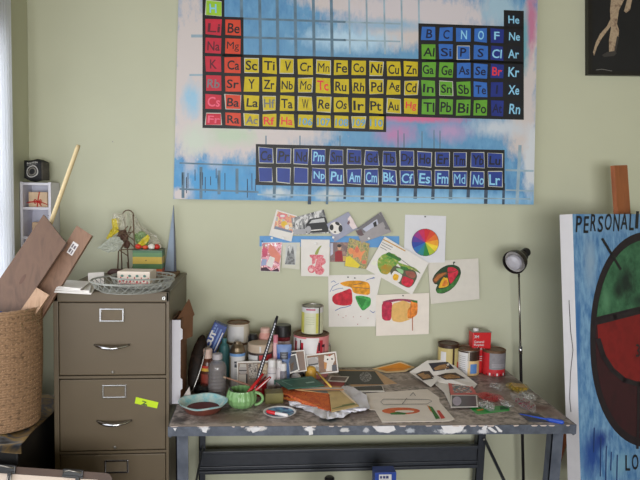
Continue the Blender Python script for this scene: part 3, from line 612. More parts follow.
cello_g = mat('cellophane_green', (120, 150, 90), .2, alpha=.6, var=.2, scale=30)
def crumple(mb, c, rad, m, amp=.25, seed=0, sub=3, rot=None, smooth=False):
    bm = bmesh.new(); bmesh.ops.create_icosphere(bm, subdivisions=sub, radius=1); rnd = random.Random(seed)
    R = (rot or Matrix()).to_3x3(); ds = [(V((rnd.gauss(0, 1), rnd.gauss(0, 1), rnd.gauss(0, 1))).normalized(), rnd.uniform(2, 7), rnd.uniform(0, 6)) for _ in range(7)]
    vs = []
    for v in bm.verts:
        k = 1+amp*sum(math.sin(v.co.dot(d)*f+p) for d, f, p in ds)/3+rnd.uniform(-amp, amp)*.25
        vs.append(V(c)+R@V((v.co.x*rad[0]*k, v.co.y*rad[1]*k, v.co.z*rad[2]*k)))
    bm.verts.index_update(); fs = [[v.index for v in f.verts] for f in bm.faces]; bm.free(); return mb.add(vs, fs, m, smooth)
sw = [((206, 60, 44), -.035, 0), ((216, 84, 50), -.012, .3), ((226, 220, 210), .012, .1), ((196, 50, 40), .03, .4), ((230, 226, 216), -.024, .8), ((200, 90, 60), .004, .9), ((226, 216, 200), .034, .8)]
for i, (c, dx, k) in enumerate(sw):
    mb = MB(); crumple(mb, (tp.x+dx*1.28, ty+.018+k*.042, ztop+.015-.002*(i % 2)), (.017, .015, .013), mat('sweet_%d' % i, c, .35), .12, i, 2, smooth=True)
    mb.build('wrapped_sweet', label=['orange-red sweet at the left front of the striped tin', 'orange sweet in the front middle of the striped tin', 'white sweet at the front of the striped tin', 'red sweet at the right front of the striped tin', 'white sweet at the back left of the striped tin', 'brownish orange sweet at the back of the striped tin', 'white sweet at the back right of the striped tin'][i], cat='sweet', group='sweets on the striped tin')
# twig chair with a cellophane bag
twig = mat('twig_brown', (98, 76, 58), .7, var=.25, scale=60)
cy = CB-.10
def tw2(px, py, dy=0): return at_y(px, py, cy+dy)
ch = thing('twig_chair', 'tiny brown twig chair standing behind the wire baskets', 'ornament', tw2(125, 271))
zfl = CT+.001
for (x0, y0, x1, y1, dy) in ((117.5, 271, 118.5, 228, 0), (129, 270, 124, 214, .045), (134.5, 271, 133, 215, 0), (122, 269, 119, 225, .045)):
    a = tw2(x0, y0, dy); a.z = zfl+.003; MB().tube([a, tw2((x0+x1)/2+.6, (y0+y1)/2, dy), tw2(x1, y1, dy)], [.0035, .003, .0028], twig, 6).build('leg', ch)
mb = MB()
for (x0, y0, x1, y1, dy) in ((117, 250, 136, 249, 0), (118, 234, 134, 232, 0), (118, 245, 133, 231, -.004), (120, 232, 134, 247, -.004), (117, 238, 128, 226, -.006), (122, 248, 131, 226, -.007), (117, 229, 134, 240, -.005), (119, 250, 128, 256, -.01)):
    mb.tube([tw2(x0, y0, dy), tw2(x1, y1, dy)], .0025, twig, 5)
mb.tube([tw2(124, 222, .02)+V((0, 0, 0))]+[tw2(128+6*math.cos(w), 217-7*math.sin(w), .01) for w in [math.pi*.9-i*.45 for i in range(7)]], .0028, twig, 6)
mb.tube([tw2(127, 262, -.004), tw2(128, 268, -.006), tw2(131, 270, -.006), tw2(133, 266, -.004)], .002, twig, 5)
mb.build('crossed_twigs', ch)
mb = MB()
for i, (x, y) in enumerate(((120, 237), (122, 243), (125, 238), (127, 244), (123, 232))): crumple(mb, tw2(x, y, .018), (.016, .014, .018), mat('dark_brown', (84, 56, 44), .6), .2, i, 2)
mb.build('seat_bundle', ch)
bag = thing('cellophane_bag', 'crumpled clear cellophane bag with yellow print draped over the twig chair', 'bag', tw2(132, 250, .03))
def sheet_from(poly, dy0, amp, m, seed, nu=9):
    """crumpled double-skinned film filling a polygon"""
    rnd = random.Random(seed); mb = MB(); cx = sum(p[0] for p in poly)/len(poly); cyp = sum(p[1] for p in poly)/len(poly); n = len(poly)
    dense = []
    for i in range(n):
        for k in range(4):
            t = k/4; a, b2 = poly[i], poly[(i+1) % n]; dense.append((a[0]*(1-t)+b2[0]*t+rnd.uniform(-.5, .5), a[1]*(1-t)+b2[1]*t+rnd.uniform(-.5, .5)))
    D = len(dense); 
    for side in (1, -1):
        vs = []; K = 5
        for r in range(1, K+1):
            for (x, y) in dense:
                f = r/K; bul = (1-f*f)*amp*side+rnd.uniform(-amp, amp)*.3*(f < 1)
                vs.append(tw2(cx+(x-cx)*f, cyp+(y-cyp)*f, dy0+bul))
        vs.append(tw2(cx, cyp, dy0+amp*side)); fs = []
        for r in range(K-1):
            for i in range(D): fs.append((r*D+i, r*D+(i+1) % D, (r+1)*D+(i+1) % D, (r+1)*D+i))
        for i in range(D): fs.append((i, (i+1) % D, K*D))
        mb.add(vs, fs, m, False)
    return mb
sheet_from([(97, 248), (110, 238), (118, 236), (124, 243), (119, 251), (108, 252.5)], -.01, .012, mat('cellophane_pale', (196, 200, 186), .2, alpha=.6, var=.1), 1).build('left_flap', bag)
sheet_from([(112, 213), (127, 214), (126, 230), (115, 231)], .0, .010, cello, 2).build('top_flap', bag)
sheet_from([(112, 219), (119, 218), (119, 231), (108, 240), (106, 238), (112, 228)], -.004, .006, cello_y, 3).build('yellow_print', bag)
sheet_from([(129, 212), (134, 215), (143, 227), (156, 236), (161, 243), (150, 246), (136, 247), (132, 240)], .028, .016, cello, 4).build('right_flap', bag)
sheet_from([(133, 234), (142, 231), (150, 237), (147, 247), (138, 247)], .012, .008, cello_g, 5).build('green_print', bag)
sheet_from([(140, 241), (148, 234), (150, 238), (146, 244), (136, 249), (137, 246)], .004, .004, cello_y, 6).build('yellow_print', bag)
# tall tapering blade behind the cabinet
bl_ = mat('blue_grey_steel', (124, 138, 156), .4, .1, var=.06); bl_d = mat('dark_edge', (66, 70, 84), .5)
yb0, yb1 = CB-.03, -.028
top = at_y(173.6, 205, yb1); bot_r = at_y(176.4, 268, yb0); bot_l = at_y(164.5, 268, yb0); bot_r.z = bot_l.z = CT+.012
mb = MB(); mb.prism([top, bot_r, bot_l], (0, .012, 0), bl_, bl_d); mb.prism([top+V((.0, -.001, .0)), bot_r+V((0, -.001, 0)), bot_r+V((-.012, -.001, 0))], (0, -.001, 0), bl_d)
mb.build('tapered_panel', label='tall blue-grey pointed panel leaning on the wall at the back right of the cabinet top', cat='panel')

# ------------------------------------------------------------------ corner shelf
shw = mat('shelf_white', (216, 214, 224), .45, var=.02)
def SHp(px, py): return at_y(px, py, -.135)
sx0 = LX+.004; sx1 = SHp(50.8, 190).x; szt = SHp(40, 182).z; sy0, sy1 = -.135, -.003
shz = [SHp(40, 184).z, SHp(40, 208.5).z, SHp(40, 238).z]; step = shz[1]-shz[2]
shz.append(shz[-1]-step); szb = shz[-1]-.006
sh = thing('corner_shelf', 'narrow white wall shelf hung in the room corner behind the basket', 'shelf', ((sx0+sx1)/2, (sy0+sy1)/2, szb))
for x in (sx0+.006, sx1-.006): MB().box((x, (sy0+sy1)/2, (szt+szb)/2), (.012, sy1-sy0, szt-szb), shw, bevel=.001).build('side_panel', sh)
MB().box(((sx0+sx1)/2, sy1-.004, (szt+szb)/2), (sx1-sx0, .006, szt-szb-.002), mat('shelf_back', (206, 206, 220), .5, var=.02)).build('back_panel', sh)
for z in shz: MB().box(((sx0+sx1)/2, (sy0+sy1)/2, z), (sx1-sx0-.02, sy1-sy0-.006, .012), shw, bevel=.001).build('shelf_board', sh)
for (x, y) in ((27.5, 216.5), (48.5, 215.5)):
    c = at_y(x, y, sy1-.0075); MB().lathe([(.0035, 0), (.0035, .0015), (0, .0017)], c, black, 8, axisM((0, -1, 0))).build('screw_hole', sh)
# gift with ribbon
zb = shz[1]+.0065; g0 = at_y(28.5, 206, -.108); g1 = at_y(47.5, 206, -.108); gz = at_y(38, 192, -.108).z
gf = thing('gift_box', 'small beige packet tied with red ribbon on the white shelf', 'gift', ((g0.x+g1.x)/2, -.083, zb))
MB().box(((g0.x+g1.x)/2, -.083, (zb+gz)/2), (g1.x-g0.x, .05, gz-zb), mat('kraft_beige', (206, 180, 150), .7, var=.08), bevel=.003).build('packet', gf)
rb = mat('red_ribbon', (192, 34, 34), .45, var=.12); mb = MB(); xm = (g0.x*.48+g1.x*.52); yf = -.1095
mb.tube([(xm+.006, yf, gz+.001), (xm, yf, gz-.03), (xm-.005, yf, zb)], .0024, rb, 5); mb.tube([(g0.x, yf, zb+.022), (xm, yf, zb+.028), (g1.x, yf, zb+.012)], .002, rb, 5)
for s_ in (-1, 1): mb.tube([(xm+s_*.012*math.sin(w)+(s_*.004), yf-.004-.004*math.sin(w), zb+.026+.009*math.sin(2*w)) for w in [i*math.pi/8 for i in range(9)]], .0022, rb, 5)
mb.tube([(xm, yf-.002, zb+.026), (xm+.016, yf-.005, zb+.004)], .002, rb, 5); mb.tube([(xm, yf-.002, zb+.026), (g0.x-.008, yf-.003, zb+.018)], .0016, rb, 5)
mb.build('ribbon', gf)
zb2 = shz[2]+.0065; c = at_y(37, 222, -.09)
MB().box((c.x+.004, -.085, zb2+(c.z-zb2)/2), (.05, .045, c.z-zb2), mat('tan_block', (190, 160, 130), .6), Rz(12), .004).build('small_box', label='small tan box on the second white shelf, peeking over the board', cat='box')
# dark printed pouch on top
kn = mat('dark_pouch', (30, 30, 34), .75, var=.3, scale=50, bump=.3); knw = mat('pouch_white', (172, 170, 168), .8); kng = mat('pouch_side', (74, 70, 64), .8, var=.3, scale=60)
po = thing('printed_pouch', 'dark stuffed pouch with a pale ring print on top of the white shelf', 'pouch', (at_y(37, 183, -.11).x, -.11, szt))
bm = bmesh.new(); bmesh.ops.create_cube(bm, size=1); bmesh.ops.subdivide_edges(bm, edges=bm.edges[:], cuts=6, use_grid_fill=True)
pcx = at_y(37.5, 183, -.1).x; pw = 23*mpp((pcx, -.1, 1.7)); ph = at_y(37, 160.5, -.14).z-szt
bm.normal_update(); PR = Rz(-8)
def pdef(v):
    n = V(v); k = .70+.3*(1-max(abs(n.x*n.y), abs(n.y*n.z), abs(n.x*n.z))*3.0)
    return V((pcx, -.105, szt+ph/2))+PR@V((n.x*pw*.98*k, n.y*.10*k, (n.z*k)*ph*1.08+.003*math.sin(n.x*9)))
vs = [pdef(v.co) for v in bm.verts]; bm.verts.index_update(); lowz = min(v.z for v in vs); vs = [V((v.x, v.y, v.z+szt+.0005-lowz)) for v in vs]
mb = MB()
for f in bm.faces: mb.add([vs[v.index] for v in f.verts], [tuple(range(len(f.verts)))], kng if f.normal.x > .7 else kn, True)
bm.free(); mb.build('pouch_body', po, merge=1e-5)
def pf(u, v, o=.003):
    q = pdef((u-.5, -.5, v-.5)); q.z += szt+.0005-lowz; return q+PR@V((0, -o, 0))
mb = MB()
for (r0_, r1_, m_) in ((.30, .24, knw), (.20, .13, mat('pouch_grey', (110, 106, 100), .8))):
    for i in range(24):
        a, b2 = 2*math.pi*i/24, 2*math.pi*(i+1)/24
        mb.poly([pf(.52+r0_*math.cos(a), .42+r0_*math.sin(a)), pf(.52+r0_*math.cos(b2), .42+r0_*math.sin(b2)), pf(.52+r1_*math.cos(b2), .42+r1_*math.sin(b2)), pf(.52+r1_*math.cos(a), .42+r1_*math.sin(a))], m_)
for i in range(7):
    u = .22+.085*i; mb.poly([pf(u, .84), pf(u+.06, .84), pf(u+.06, .93), pf(u, .93)], knw)
    if i < 6: mb.poly([pf(u+.03, .76), pf(u+.08, .76), pf(u+.08, .79), pf(u+.03, .79)], knw)
mb.build('ring_print', po)

# ------------------------------------------------------------------ black chest, cover, basket
BZ = .742
by0, by1 = -.93, -.40; bx0, bx1 = LX+.025, -.842
blm = mat('black_lacquer', (16, 15, 15), .45, var=.2)
bc = thing('black_chest', 'black chest under the woven basket at the left wall', 'chest', ((bx0+bx1)/2, (by0+by1)/2, 0))
MB().box(((bx0+bx1)/2, (by0+by1)/2, BZ/2), (bx1-bx0, by1-by0, BZ-.006), blm, bevel=.006).build('body', bc)
MB().box(((bx0+bx1)/2, by0-.004, BZ*.45), (bx1-bx0-.05, .012, BZ*.78), blm, bevel=.004).build('door', bc)
# painted drape
dm = multi('painted_cloth', [(32, 34, 40), (110, 86, 44), (44, 52, 64), (134, 108, 58), (84, 86, 90), (36, 34, 32)], 6, .7, 'LINEAR', distort=1.2, bump=.2)
vs = []; fs = []; nx, nyy = 26, 16; hx0, hx1, hy0, hy1 = bx0-.005, bx1+.018, by0-.022, by1
for j in range(nyy+1):
    for i in range(nx+1):
        u, w = i/nx, j/nyy; x = hx0+(hx1-hx0)*u
        y = hy0+(hy1-hy0)*max(0, (w-.25)/.75) if w > .25 else hy0-.008*math.sin(u*12)
        z = BZ+.004+.004*math.sin(u*17+w*9) if w > .25 else BZ+.004-(.25-w)/.25*(.018+.014*math.sin(u*7.0+1.2))
        if w > .25 and w < .33: z -= .003
        vs.append((x, y, z))
for j in range(nyy):
    for i in range(nx): a = j*(nx+1)+i; fs.append((a, a+1, a+nx+2, a+nx+1))
mb = MB(); mb.add(vs, fs, dm, True); n0 = len(vs); mb.add([V(v)-V((0, 0, .003)) for v in vs], [f[::-1] for f in fs], dm, True)
mb.build('painted_cloth', label='yellow and blue paint-stained cloth under the woven basket', cat='cloth')
# basket
BKY = -.745; bkc = V((-.966, BKY, BZ+.011)); bkr = .139; bkt = at_y(0, 317, BKY-bkr).z
wv1 = multi('woven_straw', [(104, 80, 58), (150, 118, 88), (126, 98, 72)], 60, .75, 'LINEAR', (1, 1, 1.6), bump=.2)
bk = thing('woven_basket', 'tall round woven straw basket holding boards at the left', 'basket', bkc)
def weave_wall(r_in):
    n = 174; rows_ = 92; vs = []; fs = []
    for j in range(rows_+1):
        z = bkc.z+.002+(bkt-bkc.z)*j/rows_; f = j/rows_; rr = bkr*(.94+.09*math.sin(math.pi*min(1, f*1.05)*.62))
        for i in range(n):
            w = 2*math.pi*i/n; ph_ = (i+1.5*((j//2) % 2)) % 3
            k = (-.0012 if j % 2 == 0 else (.0026 if ph_ > .4 else -.0004))
            vs.append((bkc.x+(rr+k)*math.cos(w), bkc.y+(rr+k)*math.sin(w), z+(.006*math.sin(w+2) if j == rows_ else 0)))
    for j in range(rows_):
        for i in range(n): fs.append((j*n+i, j*n+(i+1) % n, (j+1)*n+(i+1) % n, (j+1)*n+i))
    return vs, fs, n, rows_
vs, fs, n, rows_ = weave_wall(0)
mb = MB(); mb.add(vs, fs, wv1, False)
inn = [V((bkc.x+(v[0]-bkc.x)*.95, bkc.y+(v[1]-bkc.y)*.95, v[2])) for v in vs]; mb.add(inn, [f[::-1] for f in fs], wv1, False)
tp_ = [vs[rows_*n+i] for i in range(n)]; ti_ = [inn[rows_*n+i] for i in range(n)]
mb.add(tp_+ti_, [(i, (i+1) % n, n+(i+1) % n, n+i) for i in range(n)], wv1)
mb.build('wall', bk)
MB().lathe([(bkr*.93, 0), (bkr*.93, .006), (0, .006)], (bkc.x, bkc.y, bkc.z), wv1, 40).build('base', bk)
mb = MB(); rr = max(math.hypot(v[0]-bkc.x, v[1]-bkc.y) for v in tp_)*.985
mb.tube([(bkc.x+rr*math.cos(2*math.pi*i/60), bkc.y+rr*math.sin(2*math.pi*i/60), bkt+.003+.006*math.sin(2*math.pi*i/60+2)+.0015*(i % 2)) for i in range(60)], .0065, wv1, 7, True)
mb.build('rim', bk)
mb = MB(); rnd = random.Random(2); strw = mat('frayed_straw', (112, 92, 62), .8, var=.25)
for i in range(26):
    w = -.5+rnd.uniform(-.25, .35); p = V((bkc.x+rr*math.cos(w), bkc.y+rr*math.sin(w), bkt-.01+rnd.uniform(-.03, .012)))
    q = p+V((rnd.uniform(.003, .03), rnd.uniform(-.02, .01), rnd.uniform(-.045, .03))); mb.tube([p, p.lerp(q, .5)+V((.003, 0, .006)), q], [.0014, .0011, .0005], strw, 4)
mb.build('frayed_ends', bk)
# boards in the basket
oak = multi('oak_board', [(88, 64, 50), (104, 77, 60), (95, 70, 55)], 5, .5, 'LINEAR', (6, 6, 1.2), distort=.5)
oak2 = multi('oak_board_pale', [(122, 90, 70), (138, 104, 82), (114, 84, 64)], 6, .5, 'LINEAR', (7, 7, 1.2), distort=.5)
oak3 = multi('offcut_pale', [(168, 132, 104), (180, 146, 118), (156, 122, 94)], 14, .5, 'LINEAR', (3, 3, 1), distort=1)
def lean_board(name, label, quad, y_top, y_bot, th_, m, cat='board', decals=()):
    py0 = min(q[1] for q in quad); py1 = max(q[1] for q in quad)
    def S(px, py, o=0): return at_y(px, py, y_top+(y_bot-y_top)*(py-py0)/(py1-py0)-o)
    pts = [S(*q) for q in quad]; n = (pts[1]-pts[0]).cross(pts[3]-pts[0]).normalized()
    if n.y < 0: n = -n
    # keep the board flat: rebuild the third corner from the other three
    pts[2] = pts[1]+(pts[3]-pts[0])*((pts[2]-pts[1]).length/(pts[3]-pts[0]).length)
    mb = MB(); mb.prism(pts, n*th_, m)
    for i, (pp, mm) in enumerate(decals):
        e1 = pts[1]-pts[0]; e2 = pts[3]-pts[0]; mb.poly([pts[0]+e1*u+e2*v-n*(.0008+.0004*i) for u, v in pp], mm)
    return mb.build(name, label=label, cat=cat)
knot = mat('wood_knot', (92, 64, 52), .5)
lean_board('wooden_board', 'widest oak board leaning in the woven basket', [(43.5, 214.5), (66, 243), (-12, 357), (-34, 328)], BKY+.10, BKY-.05, .022, oak, decals=[([(.55+.05*math.cos(w), .44+.045*math.sin(w)) for w in [i*.7 for i in range(9)]], knot)])
stc = mat('sticker_white', (226, 222, 222), .6)
stk_d = [([(.30, .11), (.66, .11), (.66, .205), (.30, .205)], stc)]
for (u, v, w_, h_) in ((.36, .125, .08, .03), (.50, .13, .10, .025), (.36, .165, .10, .028), (.52, .168, .06, .03)): stk_d.append(([(u, v), (u+w_, v), (u+w_, v+h_), (u, v+h_)], mat('sticker_grey', (110, 100, 110))))
lean_board('wooden_board', 'long narrow oak board with a white price sticker leaning in the basket', [(76.7, 225.5), (91.8, 235.5), (19, 356), (3, 345)], BKY+.135, BKY+.03, .022, oak2, decals=stk_d)
lean_board('wooden_offcut', 'short pale wood offcut in front of the narrow board in the basket', [(36.5, 287.5), (49, 295), (14, 345), (1.5, 337.5)], BKY-.015, BKY-.065, .02, oak3)
lean_board('wooden_offcut', 'pinkish wood end barely showing above the front rim of the basket', [(9, 312.5), (22, 315.5), (18, 345), (5, 342)], BKY-.085, BKY-.10, .012, oak3)
a = at_y(78.6, 145, BKY+.18); b_ = at_y(12, 332, BKY+.085)
MB().tube([a, a.lerp(b_, .02), b_], [.008, .009, .009], mat('dowel', (196, 176, 134), .5, var=.1, stretch=(20, 20, 2))).build('dowel_rod', label='long thin pale wooden dowel standing up out of the basket', cat='rod')
mb = MB(); c = at_y(0, 315, BKY-.10); crumple(mb, (c.x+.001, c.y+.012, c.z-.012), (.026, .018, .022), mat('blue_cloth', (36, 66, 120), .8, var=.2), .2, 4, 3, smooth=True); mb.build('blue_cloth', label='bit of blue cloth at the left front of the basket', cat='cloth')

# ------------------------------------------------------------------ drawing board in the foreground
dbm = mat('brown_hardboard', (70, 48, 34), .5, var=.15, scale=12)
yt, yb = -.985, -1.2
def DB(px, py): return at_y(px, py, yt)
tl, trr = DB(-60, 461.5), DB(112.5, 473.5)
zt = (tl.z+trr.z)/2; dn = V((0, yb-yt, -zt+.002)); L_ = dn.length; dn.normalize(); nrm = V((0, -1, 0)).cross(V((1, 0, 0)));
right = (trr-tl); W_ = right.length; right.normalize(); out = right.cross(dn); 
if out.y > 0: out = -out
def D2(u, v, o=0): return trr-right*u+dn*v+out*o     # u from the right edge, v down from the top
db = thing('drawing_board', 'brown hardboard drawing board leaning in front of the chest and cabinet', 'board', D2(W_/2, L_))
rc = .022; prof = [(0, L_-.02), (0, rc)]+[(rc-rc*math.cos(w), rc-rc*math.sin(w)) for w in [i*math.pi/12 for i in range(1, 6)]]+[(rc, 0), (W_-rc, 0), (W_, rc), (W_, L_-.02), (W_-.01, L_-.005), (.01, L_-.005)]
MB().prism([D2(u, v) for u, v in prof], -out*.006, dbm).build('panel', db)
pz = thing('paper_pad', 'cream sheets clipped to the brown drawing board', 'paper', D2(.35, .4))
uu = .045
MB().prism([D2(u, v, .0005) for u, v in ((uu, .03), (uu+.002, .024), (uu+.5, .024), (uu+.5, .5), (uu, .5))], out*.003, mat('pad_paper', (206, 190, 176), .7, var=.02)).build('sheets', pz)
for px, lab in ((6, 'black bulldog clip at the far left of the drawing board'), (74, 'black bulldog clip near the right corner of the drawing board')):
    pc = DB(px, 466.5); u = (trr-pc).dot(right)
    cl = thing('binder_clip', lab, 'clip', D2(u, -.004, .004), 'clips on the drawing board')
    cm = mat('clip_black', (26, 26, 28), .35, var=.2)
    M3 = Matrix((right, dn, out)).transposed()
    MB().box(D2(u, .008, .0), (.068, .026, .018), cm, M3, .003).box(D2(u, .018, .0105), (.070, .007, .004), cm, M3, .001).build('body', cl)
    MB().tube([D2(u-.018, .018, .012), D2(u-.014, .04, .016), D2(u-.012, .058, .014), D2(u-.022, .058, .014), D2(u-.024, .04, .016), D2(u-.024, .018, .012)], .0028, steel, 6).box(D2(u-.018, .038, .015), (.012, .04, .003), cm, M3).build('lever', cl)
    MB().tube([D2(u+.03, .004, .012), D2(u+.012, -.002, .014), D2(u-.03, .003, .012)], .003, steel, 6).build('spring_rod', cl)

# ------------------------------------------------------------------ work table
FL, FRt, BRt, BLt = V((-.337, -.815, TZ)), V((1.262, -.868, TZ)), V((1.29, -.03, TZ)), V((-.335, -.012, TZ))
steelg = multi('grey_steel_paint', [(62, 68, 80), (82, 88, 100), (70, 76, 90)], 14, .45, 'LINEAR')
steeld = mat('dark_grey_steel', (52, 55, 62), .4, var=.1)
tb = thing('work_table', 'paint-spattered grey steel work table against the wall', 'table', (.46, -.43, 0))
torg = V((.46, -.43, .71))
def tbl(px, py, rx, ry, c, s_=.5): p = at_z(px, py, TZ); return (p, (rx, ry, .2), c, s_)
topm = painted('spattered_top', (82, 73, 70), (186, 172, 164), torg, [
    tbl(230, 418, .10, .05, (120, 100, 88)), tbl(215, 410, .05, .04, (84, 74, 66)), tbl(350, 415, .09, .05, (112, 96, 88)), tbl(330, 420, .04, .03, (70, 74, 76)),
    tbl(240, 425, .3, .016, (176, 158, 146), .6), tbl(440, 424, .25, .012, (164, 150, 142), .6), tbl(420, 383, .12, .05, (126, 110, 102)), tbl(540, 408, .05, .04, (104, 70, 66), .6), tbl(555, 414, .06, .04, (138, 118, 112), .6),
    tbl(490, 395, .09, .09, (146, 126, 120), .6), tbl(505, 380, .05, .06, (112, 92, 86), .5), tbl(180, 420, .03, .03, (70, 62, 60), .4)], nscale=40, namp=1.0, rough=.5, bscale=34)
MB().prism([FL+V((.003, .003, 0)), FRt+V((-.003, .003, 0)), BRt, BLt], (0, 0, -.006), topm).build('top', tb, origin=torg)
ap = MB()
edgem = painted('spattered_edge', (60, 66, 78), (84, 90, 102), V((.46, -.43, .71)), [((at_y(x, 430, -.84)), (w*.0041, .5, .009), c, .3) for x, w, c in
    ((204, 4, (200, 198, 200)), (253, 6, (196, 192, 190)), (309, 4, (212, 210, 212)), (262, 5, (190, 186, 184)), (345, 4, (186, 184, 184)), (386, 7, (190, 190, 194)), (450, 12, (206, 206, 210)), (482, 5, (190, 190, 196)), (366, 3, (170, 170, 176)), (410, 4, (160, 164, 172)))], nscale=70, namp=1.3, rough=.5, bscale=24)
h_ = .037
def slab(a, b, inward, m): ap.prism([a, b, b+inward, a+inward], (0, 0, -h_), m)
slab(FL, FRt, V((0, .012, -.0005)), edgem); slab(BLt, BRt, V((0, -.012, -.0065)), steelg); slab(FL, BLt, V((.012, 0, -.0065)), steelg); slab(FRt, BRt, V((-.012, 0, -.0065)), steelg)
wp = mat('white_splash', (206, 204, 206), .5)
def onf(px, py, o=.0008):
    t = (px-168)/408.; y = FL.y*(1-t)+FRt.y*t; return at_y(px, py, y-o)
for pl in ([(487, 427.5), (490, 426.5), (497, 431.6), (496, 433), (491, 431)], [(494.5, 426), (497, 426.4), (502.5, 431), (502, 432.4), (499, 431.6)], [(306, 427), (312, 426.5), (313, 434.6), (309.4, 435), (309, 431)], [(250, 427.4), (262, 427), (258, 431), (253, 432.6), (250.5, 430)], [(372, 426.4), (394, 426), (396, 430), (388, 433), (378, 431.4)], [(441, 426), (465, 425), (462, 431), (452, 434), (444, 431.6)], [(483, 425.6), (488, 425.4), (486, 430), (482, 429.4)], [(202, 428.4), (208, 428), (206, 432.6), (202.6, 432)], [(173, 428), (177, 428), (175, 431)]):
    ap.poly([onf(x+random.uniform(-.4, .4), y+random.uniform(-.3, .3)) for x, y in pl], wp)
# worn pale line along the front lip
for i in range(46):
    if random.random() < .6:
        x = 170+i*8.8; w = random.uniform(3, 9); t = (x-168)/408.; yy = 426.3*(1-t)+424.9*t
        ap.poly([onf(x, yy+.1, .001), onf(x+w, yy, .001), onf(x+w*.8, yy+random.uniform(.7, 1.6), .001), onf(x+w*.2, yy+random.uniform(.7, 1.6), .001)], mat('worn_lip', (186, 172, 164), .6))
ap.build('apron', tb, origin=torg)
def leg(x0, x1, y, ztop=TZ-.037, dx=0, m=steelg):
    w = x1-x0; mb = MB()
    mb.prism([(x0, y, ztop), (x1, y, ztop), (x1+dx, y, .001), (x0+dx, y, .001)], (0, .005, 0), m)
    mb.prism([(x0, y, ztop), (x0, y+.045, ztop), (x0+dx, y+.045, .001), (x0+dx, y, .001)], (.005, 0, 0), m)
    mb.box((x0+dx+w/2, y+.02, .004), (w+.02, .06, .006), m)
    return mb.build('leg', tb)
l0, l1 = at_y(175.5, 437, -.80), at_y(188, 437, -.80); leg(l0.x, l1.x, -.80, dx=.01)
r0_, r1_ = at_y(552, 437, -.835), at_y(563.5, 437, -.835); leg(r0_.x, r1_.x, -.835, dx=-.03)
b0, b1 = at_y(199, 437, -.10), at_y(205.5, 437, -.10); leg(b0.x, b1.x, -.10, dx=.0, m=steeld)
c0, c1_ = at_y(479.5, 437, -.10), at_y(487.5, 437, -.10); leg(c0.x, c1_.x, -.10, dx=-.02, m=steeld)
zt_, zb_ = at_y(330, 447.5, -.115).z, at_y(330, 470, -.115).z; xm0, xm1 = b0.x+.004, at_y(474.5, 455, -.115).x+.012
mpn = MB(); mpn.box(((xm0+xm1)/2, -.112, (zt_+zb_)/2), (xm1-xm0, .010, zt_-zb_), steeld)
mpn.box(((xm0+xm1)/2, -.124, zt_-.008), (xm1-xm0, .022, .016), steeld, bevel=.003); mpn.box(((xm0+xm1)/2, -.124, zb_+.008), (xm1-xm0, .022, .016), steeld, bevel=.003); mpn.box(((xm0+xm1)/2, -.122, zb_+.032), (xm1-xm0, .012, .008), steeld, bevel=.003)
mpn.build('back_panel', tb)
def brace(a, b): 
    mb = MB(); a, b = V(a), V(b); mb.tube([a, b], .017, steeld, 4, flat=.3); return mb.build('brace', tb)
pa = at_y(484, 439, -.10); brace((pa.x, -.112, pa.z), (r0_.x-.012, -.80, .17))
pa = at_y(203, 447, -.10); brace((pa.x, -.112, pa.z), (l0.x+.012, -.77, .17))
bl1 = at_y(484, 439.5, -.116); MB().lathe([(.006, 0), (.006, .004), (0, .005)], bl1, steel, 8, axisM((0, -1, 0))).build('bolt', tb)

# ------------------------------------------------------------------ things on the table: vessels
def vz(px, py, y): return at_y(px, py, y).z
def spot(cx, yb, hw, z=TZ):
    p = at_z(cx, yb, z); r = hw*mpp(p); y = min(p.y+r, -r-.014); d = ray(cx, yb)
    x = CAM.x+d.x/d.y*(y-CAM.y); return V((x, y, z)), hw*mpp((x, y, z))
def body(mb, c, r, H, m, **k): return mb
def can(name, label, cx, yb, yt, hw, bands, rim=steel, lid=None, z=TZ, open_=False, cat='can', c=None, parts=()):
    """bands: list of (fraction height top, material) from the bottom up"""
    if c is None: c, r = spot(cx, yb, hw, z)
    else: r = hw*mpp(c)
    H = vz(cx, yt, c.y)-c.z; th_ = thing(name, label, cat, c)
    prof = [(r*.93, 0), (r*.98, .002), (r, .004)]; z0 = .004
    for f, m in bands: prof += [(r, z0), (r, f*(H-.006), m)]; z0 = f*(H-.006)
    MB().lathe(prof, c, bands[0][1], 32).build('body', th_)
    rp = [(r, H-.006), (r*1.025, H-.005), (r*1.03, H-.002), (r*1.0, H), (r*.93, H), (r*.92, H-.005)]
    if open_: rp += [(r*.92, H*.45), (0, H*.45)]
    else: rp += [(r*.80, H-.006), (r*.78, H-.003), (r*.3, H-.003), (0, H-.003)]
    MB().lathe(rp, c, rim, 32, capb=False).build('rim' if open_ else 'lid', th_)
    return th_, c, r, H
def cylpatch(mb, c, r, a0, a1, z0, z1, m, n=10, o=.0007):
    """a curved label; angles in degrees, 0 facing the camera (-y), + to the right"""
    vs = []
    for i in range(n+1):
        a = math.radians(a0+(a1-a0)*i/n); x, y = (r+o)*math.sin(a), -(r+o)*math.cos(a); vs += [(c.x+x, c.y+y, c.z+z0), (c.x+x, c.y+y, c.z+z1)]
    mb.add(vs, [(2*i, 2*i+2, 2*i+3, 2*i+1) for i in range(n)], m, True); return mb
def cyltext(mb, c, r, t, a0, a1, z0, z1, m, o=.0012, bold=.02):
    w = math.radians(a1-a0)*r
    return mb.text(t, lambda u, v: V((c.x+(r+o)*math.sin(math.radians(a0)+u/r), c.y-(r+o)*math.cos(math.radians(a0)+u/r), c.z+z0+v)), m, w, z1-z0, bold)
creamt = mat('cream_can', (196, 186, 168), .5, var=.06, scale=40); rust = mat('rusty_rim', (112, 84, 62), .5, .4, var=.3, scale=60)
labw = mat('label_white', (208, 206, 206), .55, var=.03); labg = mat('label_grey', (130, 130, 138), .55)
